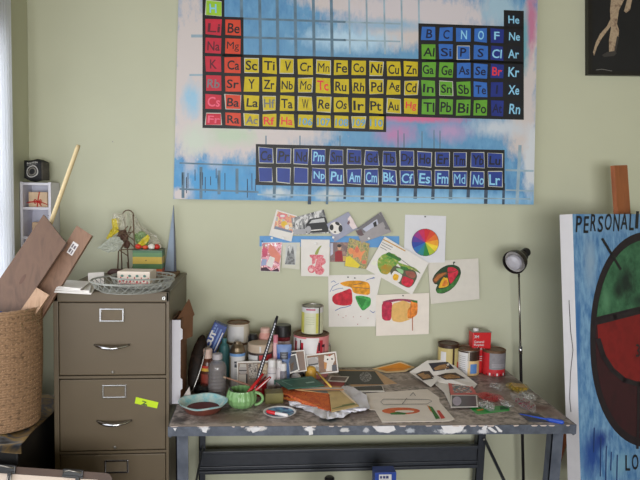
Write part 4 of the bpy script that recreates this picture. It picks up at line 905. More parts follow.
T, cA, rA, hA = can('paint_can', 'cream paint can, lower of the two stacked behind the spray can', 238, 378, 342, 10.7, [(1, creamt)], rust)
mb = MB(); cylpatch(mb, cA, rA, -70, 20, hA*.15, hA*.9, labw); mb.build('label', T)
T, cB, rB, hB = can('paint_can', 'cream paint can with a rusty lid, upper of the two stacked', 238, 342, 321.5, 10.9, [(.06, rust), (1, creamt)], rust, c=cA+V((0, 0, hA+.0005)))
mb = MB(); cylpatch(mb, cB, rB, -75, 30, hB*.12, hB*.85, labw); mb.build('label', T)
pinkc = mat('pink_can', (216, 134, 136), .45, var=.06); whitec = mat('white_enamel', (220, 216, 216), .45, var=.03); redp = mat('red_drip', (176, 36, 52), .45)
T, cP, rP, hP = can('paint_can', 'large pink and white paint can carrying the yellow can', 310.5, 380, 332.5, 17.6, [(1, pinkc)], rust, open_=False)
mb = MB(); cylpatch(mb, cP, rP, -90, -8, hP*.02, hP*.93, whitec, 18)
for a, b_, z0, z1 in ((-68, -56, .55, .86), (-66, -60, .35, .6), (-40, -30, .62, .84), (-36, -32, .5, .65), (12, 20, .6, .8), (22, 34, .62, .9), (26, 32, .5, .7)): cylpatch(mb, cP, rP, a, b_, hP*z0, hP*z1, redp, 5, .0016)
for a, b_, z0, z1 in ((-64, -59, .70, .92), (-42, -38, .66, .9), (18, 24, .66, .85), (30, 42, .74, .80), (38, 41, .6, .78)): cylpatch(mb, cP, rP, a, b_, hP*z0, hP*z1, mat('dark_letter', (60, 28, 36)), 4, .0022)
mb.build('label', T)
mb = MB()
def cylpoly(pts, o): 
    return [(cP.x+(rP+o)*math.sin(math.radians(a)), cP.y-(rP+o)*math.cos(math.radians(a)), cP.z+hP*z) for a, z in pts]
for i in range(8):
    a0_, a1_ = -20+i*5, -15+i*5; lo = [.62, .42, .1, .16, .1, .2, .55, .8][i]; lo2 = [.42, .1, .16, .1, .2, .55, .8, .92][i]
    mb.poly(cylpoly([(a0_, .96), (a1_, .96), (a1_, lo2), (a0_, lo)], .003), whitec)
mb.build('paint_drip', T)
ba = MB(); ba.lathe([(.008, 0), (.008, .006), (0, .008)], cP+V((rP, 0, hP*.72)), steel, 10, axisM((1, 0, 0)))
ba.tube([cP+V(((rP+.008)*math.cos(w), -(rP*1.05)*math.sin(w), hP*(.72-.62*math.sin(w)))) for w in [math.pi*i/16 for i in range(0, 5)]], .0022, steel, 6); ba.build('bail_handle', T)
yelc = mat('can_yellow', (198, 192, 92), .45, var=.08); pale = mat('can_pale', (204, 204, 176), .45, var=.05)
T, cY, rY, hY = can('paint_can', 'small pale yellow can standing on the pink paint can', 311.6, 332, 305, 10.8, [(.80, pale), (1, labw)], steel, c=V((cP.x+.004, cP.y, cP.z+hP+.0006)))
mb = MB(); cylpatch(mb, cY, rY, -88, -52, .006, hY*.78, yelc); cylpatch(mb, cY, rY, 14, 28, .006, hY*.76, yelc, 4); cylpatch(mb, cY, rY, 30, 38, .003, hY*.96, mat('can_seam', (70, 66, 40), .5), 3); cylpatch(mb, cY, rY, -40, 10, hY*.86, hY*.92, mat('label_rose', (180, 100, 120), .5))
for k in range(4): cylpatch(mb, cY, rY, -40, 5, hY*(.6-.08*k), hY*(.62-.08*k), mat('label_line', (180, 184, 150), .5))
mb.build('label', T)
# right-hand group
butter = mat('can_butter', (188, 170, 112), .45, var=.06); brownp = mat('brown_paint', (58, 40, 30), .4, var=.2)
T, c, r, H = can('paint_can', 'butter yellow can with a brown rim, leftmost of the four by the wall', 447.4, 375, 342.5, 10.2, [(.9, butter), (1, brownp)], mat('brown_rim', (72, 48, 34), .5, var=.25))
mb = MB(); cylpatch(mb, c, r, 8, 20, 0.0, H*.97, brownp, 4); cylpatch(mb, c, r, -60, -28, H*.35, H*.75, labw); cylpatch(mb, c, r, 42, 60, H*.2, H*.4, mat('label_red', (190, 70, 40))); mb.build('paint_drip', T)
beige = mat('can_beige', (216, 184, 132), .45, var=.05)
T, c, r, H = can('paint_can', 'white and beige can with a dark band and small blue label', 467.8, 376.3, 347.6, 10.7, [(.60, beige), (.97, brownp), (1, steel)], rust)
mb = MB(); cylpatch(mb, c, r, -88, -22, H*.03, H*.88, labw, 14)
for k in range(8): cylpatch(mb, c, r, -70, -34, H*(.2+.075*k), H*(.215+.075*k), labg, 8, .001)
cylpatch(mb, c, r, -8, 30, H*.10, H*.46, mat('label_blue', (90, 132, 190), .5), 8); cylpatch(mb, c, r, -20, -14, H*.3, H*.9, creamt, 3); mb.build('label', T)
redm = mat('can_red', (190, 40, 48), .4, var=.08); greyl2 = mat('label_dull_grey', (128, 124, 128), .55, var=.12, scale=60)
T, c, r, H = can('paint_can', 'red can with a worn grey label, rightmost of the four by the wall', 493, 376.8, 348.6, 11.4, [(.94, redm), (1, rust)], rust)
mb = MB(); cylpatch(mb, c, r, -42, 62, H*.27, H*.90, greyl2, 14)
for k in range(3): cylpatch(mb, c, r, -30, 50, H*(.36+.05*k), H*(.38+.05*k), mat('label_faint', (160, 156, 160)), 8, .001)
for k in range(7): cylpatch(mb, c, r, -60+18*k, -52+18*k, H*.03, H*(.10+.03*(k % 2)), whitec if k % 2 else mat('drip_dark_red', (120, 26, 34)), 3, .001)
mb.build('label', T)
# red rectangular solvent tin
ry0 = -.135; L0, L1 = at_y(471.5, 372, ry0).x, at_y(490, 372, ry0).x; rt = at_y(478, 332.5, ry0).z; dpt = .062
rtin = thing('solvent_tin', 'red rectangular tin with a white cap behind the paint cans', 'tin', ((L0+L1)/2, ry0+dpt/2, TZ))
xc = (L0+L1)/2; MB().box((xc, ry0+dpt/2, (TZ+rt)/2), (L1-L0, dpt, rt-TZ), mat('tin_red', (196, 30, 36), .35, var=.05), bevel=.005).build('body', rtin)
MB().box((xc, ry0+dpt/2, rt+.0015), (L1-L0+.003, dpt+.003, .004), steel, bevel=.0015).build('top_seam', rtin)
MB().lathe([(.014, 0), (.014, .010), (.011, .013), (0, .014)], (L0+.026, ry0+.03, rt+.0035), whitec, 16).build('cap', rtin)
mb = MB()
def rf(u, v): return V((L0+u, ry0-.0012, TZ+v))
Wt, Ht = L1-L0, rt-TZ
for t, v, w, h in (('3M', .86, .024, .015), ('General', .74, .052, .013), ('Purpose', .655, .052, .014), ('Adhesive', .57, .056, .013)): mb.text(t, lambda u, q: rf(.008+u, v*Ht+q), labw, w, h, .015)
for k in range(3): mb.poly([rf(.012, Ht*(.3+.05*k)), rf(.07, Ht*(.3+.05*k)), rf(.07, Ht*(.315+.05*k)), rf(.012, Ht*(.315+.05*k))], labw)
mb.poly([(L1+.0008, ry0+.012, TZ+.03), (L1+.0008, ry0+dpt-.012, TZ+.03), (L1+.0008, ry0+dpt-.012, rt-.02), (L1+.0008, ry0+.012, rt-.02)], mat('side_blue_white', (170, 186, 206), .5))
mb.build('label', rtin)
# spray can
c, r = spot(237.2, 387, 7.7); H = vz(237, 351.5, c.y)-TZ; Hd = vz(237, 341.5, c.y)-TZ
sp = thing('spray_can', 'white spray can with a metal dome in front of the stacked cans', 'can', c)
MB().lathe([(r*.95, 0), (r, .004), (r, H)], c, labw, 28).build('body', sp)
MB().lathe([(r*1.03, H-.003), (r*1.04, H+.002), (r*.98, H+.006), (r*.86, H+(Hd-H)*.45), (r*.62, H+(Hd-H)*.75), (r*.5, H+(Hd-H)*.8), (r*.42, Hd), (0, Hd+.002)], c, mat('spray_dome', (136, 120, 100), .3, .85, var=.15), 28).build('dome', sp)
mb = MB(); cylpatch(mb, c, r, -85, 85, H*.90, H*.985, mat('label_sky', (110, 150, 200), .5), 16)
cylpatch(mb, c, r, -22, 20, H*.70, H*.76, mat('label_charcoal', (60, 62, 70)), 6); cylpatch(mb, c, r, -20, 16, H*.58, H*.68, mat('label_charcoal'), 6); cylpatch(mb, c, r, -84, -55, H*.1, H*.85, mat('label_olive', (160, 150, 120)), 5)
for k in range(5): cylpatch(mb, c, r, -20, 20, H*(.5-.06*k), H*(.515-.06*k), labg, 6)
mb.build('label', sp)
# bottles
def bottle(name, label, cx, yb, yt, hw, prof, cat='bottle', parts=None):
    """prof: list of (part name, [(r fraction, z fraction)...], material)"""
    c, r = spot(cx, yb, hw); H = vz(cx, yt, c.y)-TZ; o = thing(name, label, cat, c)
    for pn, pr, m in prof: MB().lathe([(r*a, H*z) for a, z in pr], c, m, 24, capt=True).build(pn, o)
    return o, c, r, H
teal = mat('teal_plastic', (72, 122, 124), .35, var=.08)
bottle('teal_bottle', 'teal green bottle behind the blue carton', 224, 379, 338, 5.4, [('body', [(.95, 0), (1, .02), (1, .72), (.8, .82), (.4, .88), (.4, .92)], teal), ('cap', [(.48, .92), (.48, 1), (.3, 1.0)], teal)])
o, c, r, H = bottle('sauce_bottle', 'brown bottle with a pinkish cap and red and yellow label behind the water bottle', 207.5, 392, 348.5, 6.7, [('body', [(.95, 0), (1, .02), (1, .62), (.92, .7), (.66, .78)], mat('brown_liquid', (92, 52, 40), .25, var=.2)), ('cap', [(.68, .78), (.68, .97), (.6, 1)], mat('cap_pinkish', (206, 178, 166), .5))])
mb = MB(); cylpatch(mb, c, r, -85, 85, H*.56, H*.62, mat('band_red', (190, 52, 40))); cylpatch(mb, c, r, -85, 85, H*.49, H*.56, mat('band_yellow', (216, 176, 70))); cylpatch(mb, c, r, -85, 40, H*.12, H*.42, mat('label_rust', (140, 60, 48), .5, var=.3, scale=80)); mb.build('label', o)
clear = mat('clear_plastic', (196, 196, 200), .06, alpha=.22, var=.03); liq = mat('murky_water', (88, 72, 64), .15, alpha=.8, var=.2, scale=40)
c, r = spot(217, 398.5, 9.2); H = vz(217, 353.5, c.y)-TZ
wb = thing('water_bottle', 'clear plastic water bottle filled with murky grey-brown water', 'bottle', c)
pr = [(.86, 0), (.97, .02), (1, .05)]
for k in range(7): z = .08+.08*k; pr += [(1, z), (.955, z+.025), (.955, z+.035), (1, z+.06)]
pr += [(1, .66), (.95, .72), (.8, .79), (.55, .84), (.48, .86), (.48, .88)]
MB().lathe([(r*a, H*z) for a, z in pr], c, clear, 28).build('shell', wb)
MB().lathe([(r*a*.955, H*z) for a, z in ([(.86, .012)]+pr[1:-4]+[(.8, .78), (0, .78)])], c, liq, 28).build('dirty_water', wb)
MB().lathe([(r*.52, H*.87), (r*.54, H*.88), (r*.54, H*.985), (r*.5, H), (0, H)], c, mat('cap_translucent', (166, 160, 164), .4), 24, rad=lambda w, z: 1+.02*math.cos(w*18)).build('cap', wb)
# blue carton
y_ = -.225; bt_, bb = at_y(221.3, 323.5, y_), at_y(197, 376, y_); 
ax = (bt_-bb).normalized(); bb = bb+ax*((TZ+.016-bb.z)/ax.z); Lc = (bt_-bb).length; sx_ = V((0, -1, 0)).cross(ax).normalized()*-1
if sx_.x < 0: sx_ = -sx_
nf = V((0, -1, 0)); wC = 13.6*mpp(bt_); cenC = (bt_+bb)/2
M3 = Matrix((sx_, -nf, ax)).transposed()
bxn = thing('wrap_carton', 'long dark blue carton tilted against the cream cans', 'carton', bb)
cbl = mat('carton_blue', (38, 62, 132), .45, var=.06)
MB().box(cenC, (wC, .05, Lc), cbl, M3, .002).build('carton_body', bxn)
mb = MB()
def cf(u, v, o=.001): return bt_+sx_*(u-.5)*wC-ax*(v*.16)+nf*(.025+o)   # v down from the top
cw = labw; cl2 = mat('carton_light', (110, 136, 190), .5)
mb.text('CUT', lambda u, v: bt_-ax*.125+ax*u-sx_*(wC*.0)-sx_*v+sx_*(-.002)+nf*.0265, cw, .085, .026, .06)
mb.poly([cf(.36, .12), cf(.44, .12), cf(.44, .60), cf(.36, .60)], cl2); 
for k in range(5): mb.poly([cf(.14, .05+.09*k), cf(.28, .05+.09*k), cf(.28, .11+.09*k), cf(.14, .11+.09*k)], cl2) if k < 4 else 0
mb.poly([cf(.62, .12), cf(.74, .12), cf(.74, .75), cf(.62, .75)], cl2); mb.poly([cf(.84, .2), cf(.92, .2), cf(.92, .8), cf(.84, .8)], cw)
mb.poly([cf(0.0, .86), cf(.22, .86), cf(.22, 1.3), cf(0, 1.3)], mat('carton_red', (190, 44, 50))); mb.poly([cf(.5, .9), cf(.95, .82), cf(.95, 1.1), cf(.5, 1.18)], mat('carton_mid', (76, 92, 140)))
mb.build('printed_label', bxn)
# jar group behind
pk = mat('pink_plastic', (206, 150, 140), .4, alpha=1, var=.08); blk_c = mat('black_cap', (24, 22, 24), .35, var=.15)
bottle('pink_bottle', 'rounded dusty pink bottle behind the wide jar', 264.6, 378, 327.5, 6.9, [('body', [(.9, 0), (1, .03), (1, .7), (.95, .82), (.72, .9)], pk), ('cap', [(.7, .9), (.7, .985), (.6, 1)], mat('cap_salmon', (214, 176, 164), .4))])
bottle('dark_bottle', 'bottle with a black knob-like cap between the cream cans and pink bottle', 252.6, 379, 333.5, 5, [('body', [(.9, 0), (1, .03), (1, .68), (.8, .76)], mat('grey_brown_plastic', (130, 110, 100), .4)), ('cap', [(.8, .76), (1, .80), (1.02, .92), (.8, .99), (.4, 1)], blk_c)])
o, c, r, H = bottle('wide_jar', 'wide jar with a beige lid and red and white label', 259.8, 386, 342.5, 12.3, [('body', [(.93, 0), (.97, .03), (.97, .80)], mat('jar_dark', (70, 58, 56), .3, var=.2)), ('lid', [(1.0, .80), (1.02, .82), (1.02, .97), (.97, 1)], mat('lid_beige', (190, 170, 150), .5, var=.05))])
mb = MB(); cylpatch(mb, c, r*.97, -75, -12, H*.45, H*.74, labw); cylpatch(mb, c, r*.97, -5, 70, H*.42, H*.75, mat('label_scarlet', (176, 40, 44), .5, var=.2)); mb.box(c+V((.0, -r*1.02, H*.90)), (.008, .004, H*.14), labw); mb.build('label', o)
o, c, r, H = bottle('lidded_jar', 'glass jar with a tall black lid and dark red rim left of the pink can', 282.2, 377.5, 324.5, 8, [('body', [(.9, 0), (1, .03), (1, .66), (.9, .71)], mat('jar_pinkish', (188, 168, 170), .2, alpha=.9, var=.1)), ('red_rim', [(.94, .70), (.94, .78)], mat('glass_red', (96, 26, 32), .2)), ('lid', [(1, .775), (1.03, .79), (1.03, .97), (.97, 1)], blk_c)])
bottle('pink_tube', 'slim pink and white bottle left of the blue paint tube', 275, 384, 335, 2.6, [('body', [(.95, 0), (1, .02), (1, .85)], mat('tube_pale_pink', (212, 172, 176), .5)), ('cap', [(.9, .85), (.9, 1)], mat('tube_rose', (200, 120, 136), .5))])
# blue tube of paint
c, r = spot(283.6, 386, 6.2); H = vz(283.6, 344.5, c.y)-TZ; tu = thing('paint_tube', 'light blue paint tube standing upside on its cap', 'tube', c)
mb = MB(); K = 14; n = 28; vs = []
for k in range(K+1):
    f = k/K; rx_ = r*(.95+.28*f); ryy = r*.9*(1-f)**.7+.0022
    for i in range(n): w = 2*math.pi*i/n; vs.append((c.x+rx_*math.cos(w), c.y+ryy*math.sin(w), c.z+.022+(H-.022)*f))
mb.add(vs, [(k*n+i, k*n+(i+1) % n, (k+1)*n+(i+1) % n, (k+1)*n+i) for k in range(K) for i in range(n)], mat('tube_blue', (96, 122, 172), .4, var=.06), True)
mb.poly(vs[-n:], MATS['tube_blue']); mb.build('tube_body', tu)
MB().lathe([(r*.8, 0), (r*.8, .02), (r*.7, .0225), (0, .0225)], c, mat('tube_cap', (60, 90, 160), .4), 18).build('cap', tu)
mb = MB()
def tf(u, f, o=.001):
    ryy = r*.9*(1-f)**.7+.0022; rx_ = r*(.95+.28*f); x = u*rx_*.97
    return V((c.x+x, c.y-ryy*math.sqrt(max(0, 1-(x/rx_)**2))-o, c.z+.022+(H-.022)*f))
def tpatch(u0, u1, f0, f1, m, o=.001):
    N_ = 8
    for i in range(N_):
        a, b_ = u0+(u1-u0)*i/N_, u0+(u1-u0)*(i+1)/N_
        for j in range(3):
            g, h = f0+(f1-f0)*j/3, f0+(f1-f0)*(j+1)/3; mb.poly([tf(a, g, o), tf(b_, g, o), tf(b_, h, o), tf(a, h, o)], m)
tpatch(-.95, .95, .62, .76, mat('tube_band', (54, 84, 156), .4)); tpatch(-.6, .55, .60, .80, mat('tube_label', (26, 32, 48), .4), .002); tpatch(-.4, .35, .66, .69, labg, .003); tpatch(-.3, .3, .72, .74, labg, .003)
mb.build('label', tu)
wpl = mat('white_plastic', (210, 202, 204), .4, var=.04)
o, c, r, H = bottle('squeeze_bottle', 'tallest of the small white bottles, beside the red-handled brushes', 271.6, 391, 359.5, 4.4, [('body', [(.92, 0), (1, .04), (1, .68), (.9, .74), (.72, .76)], wpl), ('cap', [(.86, .76), (.86, .97), (.8, 1)], whitec)])
mb = MB(); cylpatch(mb, c, r, 30, 60, H*.2, H*.36, mat('label_green_mark', (70, 120, 110))); cylpatch(mb, c, r, -60, 60, H*.56, H*.58, labg); mb.build('label', o)
o, c, r, H = bottle('sample_bottle', 'small grey bottle with a white cap in front of the blue tube', 283, 389.5, 363.3, 3.5, [('body', [(.92, 0), (1, .05), (1, .68), (.8, .72)], mat('grey_label', (120, 116, 124), .4, var=.2, scale=80)), ('cap', [(.9, .72), (.9, .97), (.82, 1)], whitec)])
bottle('sample_bottle', 'small white-capped bottle half hidden between two white bottles', 278.6, 389, 360.2, 3.2, [('body', [(.92, 0), (1, .05), (1, .7), (.8, .74)], wpl), ('cap', [(.9, .74), (.9, .97), (.82, 1)], whitec)])
c = at_z(294.5, 385, TZ); c.z = TZ+.026; jl = thing('tipped_jar', 'small dark jar lying with its white lid facing out', 'jar', V((c.x, c.y+.03, TZ)))
JA = axisM((-.35, -.9, .12))
MB().lathe([(.024, 0), (.026, -.004), (.026, -.05), (.02, -.056), (0, -.056)][::-1], c+V((.01, .025, 0)), mat('jar_black', (40, 34, 34), .25), 20, JA).build('body', jl)
MB().lathe([(.024, 0), (.024, .012), (.019, .016), (0, .017)], c+V((.01, .025, 0)), whitec, 20, JA).build('lid', jl)
ylo = mat('mustard_plastic', (206, 160, 66), .4, var=.1)
bottle('mustard_jar', 'mustard yellow round-topped jar in front of the photos', 310.6, 383.5, 366, 5.6, [('body', [(.9, 0), (1, .06), (1, .6), (.92, .8), (.7, .94), (.3, 1)], ylo)], cat='jar')
yl2 = mat('yellow_card', (214, 178, 84), .6, var=.08)
# ---- leaning photos
def lean_sheet(name, label, quad, yb_, yt_, decals=(), paper=None, cat='photo', th_=.0012, group=None):
    p0, p1 = min(q[1] for q in quad), max(q[1] for q in quad)
    def S(px, py, o=0): return at_y(px, py, yt_+(yb_-yt_)*(py-p0)/(p1-p0)-o)
    mb = MB(); mb.prism([S(*q) for q in quad], (0, th_, 0), paper or white)
    for i, (pp, m) in enumerate(decals): mb.poly([S(x, y, .0006+.0003*i) for x, y in pp], m)
    return mb.build(name, label=label, cat=cat, group=group)
jg = mat('photo_jar_grey', (160, 152, 148), .4); brn = mat('photo_brown', (110, 76, 50), .4); dk = mat('photo_dark', (34, 30, 32), .4)
lean_sheet('photo_print', 'photo of glass jars leaning behind the green mug', [(236.8, 361.6), (276, 360.6), (276, 387.5), (237.2, 386)], -.372, -.335, [([(238, 363), (275, 362), (275, 386), (238.4, 384.8)], mat('photo_mid', (136, 116, 102), .4, var=.25, scale=60)), ([(239, 367), (246.5, 367), (246.8, 372), (245.5, 374), (240.5, 374), (238.8, 372)], jg), ([(238.8, 370), (247, 370), (246.4, 371), (239, 371)], dk), ([(240, 364), (246, 364), (246.4, 367), (239.6, 367)], mat('photo_jar_light', (186, 180, 172))), ([(239, 374.5), (247, 374.5), (247, 384.6), (239, 384)], mat('photo_cream', (196, 186, 178))), ([(248.5, 363.6), (257, 363.2), (257, 378), (249, 379)], multi('photo_jars', [(90, 80, 76), (170, 160, 150), (120, 110, 100), (200, 190, 180)], 90, .4)), ([(258, 364), (269, 363.5), (269, 374), (259, 374)], multi('photo_jars_gold', [(150, 120, 90), (190, 170, 140), (120, 80, 60)], 80, .4)), ([(246, 374), (247.4, 374), (247.4, 384.4), (246, 384.4)], dk)])
lean_sheet('photo_print', 'brown photo half hidden behind the blue tube and tilted polaroid', [(291, 351), (304.3, 349.9), (307, 371), (294, 373)], -.285, -.262, [([(291.4, 352), (303.6, 351), (305.8, 370), (294.6, 371.6)], brn), ([(291.4, 352), (296, 351.6), (299.5, 370.6), (294.6, 371.6)], dk)])
lean_sheet('photo_print', 'dark photo with a white edge leaning right beside the blue tube', [(288, 355.4), (296.4, 353.6), (299.6, 370), (290, 374)], -.315, -.292, [([(288.2, 356.6), (295.4, 354.8), (298.2, 369.4), (290.4, 372.4)], dk), ([(290.6, 364), (294, 362), (293, 370), (290.6, 371)], mat('photo_umber', (90, 64, 40)))])
lean_sheet('photo_print', 'white bordered photo of a jar and a white toy cat leaning on the pink can', [(305.6, 355), (336.1, 351.4), (338.6, 372.2), (308.2, 375.4)], -.265, -.235, [([(307, 356.2), (335.2, 352.8), (337.4, 371), (309.4, 374)], mat('photo_wood', (124, 86, 56), .4, var=.15)), ([(307.2, 358), (318, 356.6), (319.4, 373), (309.4, 374)], multi('photo_glass', [(130, 126, 124), (176, 172, 168), (104, 100, 98)], 60, .4)), (ell(313, 361.5, 5, 3.6), jg), ([(308, 364.6), (318, 363), (318.2, 364.4), (308.2, 366)], dk), ([(324.4, 355), (327, 356), (331, 355.6), (334, 353.8), (335, 360), (333, 364), (334, 370.6), (326, 371.4), (325.6, 364), (323.8, 361)], mat('photo_cat_white', (216, 208, 200))), ([(324, 362), (327, 362.6), (326.4, 369), (324.4, 369)], mat('photo_cat_tan', (190, 130, 70))), (ell(327.6, 359.4, .9, .9, 8), dk), (ell(332, 359, .9, .9, 8), dk), (ell(329.5, 355.4, 1.1, .9, 8), mat('photo_cat_red', (180, 60, 50))), ([(332, 365), (336.4, 364.6), (337, 370.6), (332, 371.2)], mat('photo_slate_box', (84, 84, 90)))])
# ---- turquoise dish
turq = painted('turquoise_glaze', (130, 196, 206), (212, 222, 212), V((0, 0, 0)), [], bscale=30, rough=.25)
c, r = spot(203, 416.5, 17); rr_ = 24.6*mpp(c); Hd = .042
ds = thing('glazed_dish', 'shallow dish with a wavy turquoise rim and dark red paint inside', 'dish', c)
terr = mat('red_brown_glaze', (104, 56, 46), .35, var=.2)
wav = lambda w, q: .0018*math.sin(w*5+1)*(q > rr_*.8)
MB().lathe([(r*.9, 0, terr), (r*1.0, .004, terr), (rr_*.9, Hd*.75, terr), (rr_*.97, Hd*.95, turq), (rr_, Hd, turq), (rr_*.94, Hd*.98, turq), (rr_*.78, Hd*.6, turq), (rr_*.66, Hd*.36, turq), (rr_*.5, .010, turq), (0, .008, turq)], c, terr, 48, zf=wav).build('bowl', ds)
MB().lathe([(rr_*.655, Hd*.37), (0, Hd*.37)], c, mat('dark_red_paint', (96, 30, 36), .6, var=.2), 36, capb=False).build('paint_pool', ds)
# ---- green mug
gm = mat('green_glaze', (122, 162, 106), .2, var=.08, scale=20)
c, r = spot(241.5, 411, 15.4); H = vz(241.5, 389, c.y)-TZ
mg = thing('pumpkin_mug', 'green ribbed pumpkin-shaped mug holding brushes', 'mug', c)
rib = lambda w, z: 1-.055*abs(math.cos(w*8))**3
MB().lathe([(r*.62, 0), (r*.72, .003), (r*.93, H*.25), (r, H*.5), (r*.96, H*.75), (r*.88, H*.93), (r*.86, H), (r*.81, H*1.0), (r*.82, H*.9), (r*.9, H*.5), (r*.6, .008), (0, .007)], c, gm, 96, rad=rib).build('bowl', mg)
MB().tube([c+V((r*.9+.034*math.sin(w)-.004, -.02, H*.52+H*.36*math.cos(w))) for w in [math.pi*i/12 for i in range(13)]], .0062, gm, 10, flat=1.3).build('handle', mg)
mgc, mgH = c.copy(), H
def stick(name, label, a, b, y0, y1, rad, m, cat='brush', extra=None, group=None):
    """a: image point of the lower (visible) end, b of the upper; y depths"""
    A, B = at_y(a[0], a[1], y0), at_y(b[0], b[1], y1); d = (B-A).normalized(); t = (A.z-(TZ+.014))/d.z; t = min(t, .07); A2 = A-d*max(0, t)
    o = thing(name, label, cat, A2, group); MB().tube([A2, A2.lerp(B, .5), B], [rad*.8, rad, rad*.7], m, 8).build('handle', o); return o, A2, B, d
redh = mat('brush_red', (170, 30, 34), .25, var=.1)
yb_ = mgc.y
stick('paint_brush', 'leftmost red-handled brush in the green mug', (248, 393), (263.3, 373.6), yb_-.01, yb_+.02, .008, redh, group='red brushes')
stick('paint_brush', 'lowest red-handled brush with a painted highlight in the green mug', (252, 393.6), (270.6, 377), yb_-.005, yb_+.0, .0075, redh)
o, A2, B, d = stick('paint_brush', 'red brush between the two red handles, tipped darker, in the green mug', (251, 392), (266, 376.5), yb_+.02, yb_+.045, .006, mat('brush_maroon', (112, 24, 30), .3))
A_, B_ = at_y(258.5, 388.3, yb_-.013), at_y(269.8, 378, yb_-.009)
MB().tube([A_, B_], .0018, whitec, 6).build('painted_highlight', bpy.data.objects['paint_brush.001'])  # highlight on the red handle, modelled as a thin white tube
o, A2, B, d = stick('paint_brush', 'dark thin brush leaning left in the green mug', (234, 393), (228.4, 385.6), yb_-.02, yb_-.03, .003, blk_c)
o, A2, B, d = stick('paint_brush', 'brown brush lying across the back rim of the mug, pointing left', (246.5, 384.4), (226, 377.6), yb_+.03, yb_+.02, .0042, mat('brush_brown', (130, 92, 74), .5))
MB().tube([B, B+V((-.012, 0, .003))], [.006, .003], mat('bristle', (150, 130, 110), .8), 8).build('bristles', o)
# patterned stick
A, B = at_y(253, 394, yb_+.01), at_y(277.4, 316, yb_+.10); ps = thing('patterned_stick', 'long black and white patterned stick standing up from the mug', 'stick', A)
MB().tube([A, A.lerp(B, .3), A.lerp(B, .94), B], [.006, .0085, .0068, .005], mat('stick_black', (24, 24, 32), .35), 10).build('shaft', ps)
mb = MB(); dd = (B-A); Ln = dd.length; dn_ = dd.normalized(); sd_ = V((0, -1, 0)).cross(dn_).normalized(); pw_ = mat('stick_white', (196, 196, 204), .4)
for i in range(26):
    f = .05+.88*i/26; p = A+dd*f+V((0, -1, 0))*.0078; w_ = .0032
    mb.prism([p-sd_*w_-dn_*.001, p+sd_*.0006-dn_*.0042, p+sd_*w_+dn_*.0036, p-sd_*.0004+dn_*.0062], V((0, -.0012, 0)), pw_)
mb.build('zigzag_pattern', ps)
# red glass and olive box behind the mug
bottle('candle_glass', 'deep red glass candle holder behind the green mug', 260.3, 397, 381.5, 6.4, [('glass', [(.85, 0), (1, .06), (1, 1), (.93, 1), (.93, .3), (0, .28)], mat('ruby_glass', (120, 20, 26), .12, var=.1))], cat='candle holder')
p0, p1 = at_z(264.8, 404, TZ), at_z(283, 404, TZ); hO = vz(273, 393.5, p0.y)-TZ
MB().box(((p0.x+p1.x)/2, p0.y+.035, TZ+hO/2), (p1.x-p0.x, .07, hO), mat('olive_block', (112, 104, 56), .55, var=.12), Rz(3), .003).build('olive_box', label='dull olive-yellow box between the mug and the orange cloth', cat='box')
# small blue paint dish with a marker
c, r = spot(279.6, 419.5, 14.2); r2 = 16.6*mpp(c); dsh = thing('paint_dish', 'small white saucer coated with blue paint', 'dish', c)
MB().lathe([(r*.75, 0), (r*.85, .002), (r2*.97, .012), (r2, .0135), (r2*.95, .014), (r2*.85, .010), (r*.7, .005), (0, .0045)], c, whitec, 40).build('saucer', dsh)
MB().lathe([(r2*.86, .0108), (r*.7, .0058), (0, .0054)], c, multi('blue_paint_pool', [(16, 26, 70), (36, 70, 130), (110, 170, 200), (24, 36, 90)], 25, .3, 'LINEAR'), 36, capb=False).build('paint_pool', dsh)
A, M_, B = at_z(266.8, 411.3, TZ+.019), at_z(275.5, 413.3, TZ+.018), at_z(288, 415.4, TZ+.017)
mk = thing('marker_pen', 'white marker pen with a red cap lying in the blue saucer', 'pen', A.lerp(B, .5)-V((0, 0, .007)))
MB().tube([A, A.lerp(M_, .08), M_], [.005, .0075, .0078], mat('cap_red', (196, 34, 44), .35), 12).build('cap', mk); MB().tube([M_, M_.lerp(B, .9), B], [.0068, .0066, .004], whitec, 12).build('barrel', mk)
# black wrap and brown bundle, carton
mb = MB(); c = at_z(202, 396, TZ); crumple(mb, (c.x, c.y+.02, TZ+.024), (.042, .03, .023), mat('black_film', (26, 26, 28), .25, var=.2), .16, 9, 3); mb.build('black_wrap', label='crumpled black plastic behind the turquoise dish', cat='plastic')
dkb = multi('dark_brown_wrap', [(20, 15, 12), (38, 27, 20), (25, 19, 15), (52, 36, 28)], 16, .42, 'LINEAR', distort=1, bump=.3)
yq = -.40; top_, bot_ = at_y(202.4, 338.5, yq+.10), at_y(192, 396, yq+.02); ax2 = (top_-bot_).normalized(); sdv = V((0, -1, 0)).cross(ax2).normalized()
M3 = Matrix((sdv, ax2.cross(sdv), ax2)).transposed(); mb = MB(); Lb = (top_-bot_).length
crumple(mb, (top_+bot_)/2+V((0, 0, .004)), (.037, .016, Lb/2), dkb, .05, 12, 4, M3, True); mn = min(v.z for v in mb.v); mb.v = [v+V((0, 0, TZ+.001-mn)) for v in mb.v]
dkb.node_tree.nodes['Principled BSDF'].inputs['Specular IOR Level'].default_value = .12
bn = mb.build('wrapped_bundle', label='flat dark brown glossy wrapped bundle leaning right beside the white carton', cat='bundle')
mb = MB(); e0, e1 = at_y(206.4, 346, yq+.03), at_y(192, 392, yq-.02); pts = [e0.lerp(e1, i/8)+V((.006*math.sin(i/8*math.pi), -.012, 0)) for i in range(9)]; mb.tube(pts, [.002]+[.0035]*7+[.002], mat('edge_highlight', (150, 146, 142), .15, .6), 6); mb.build('edge_highlight', bn)  # pale tube stands in for the highlight along the wrap's edge
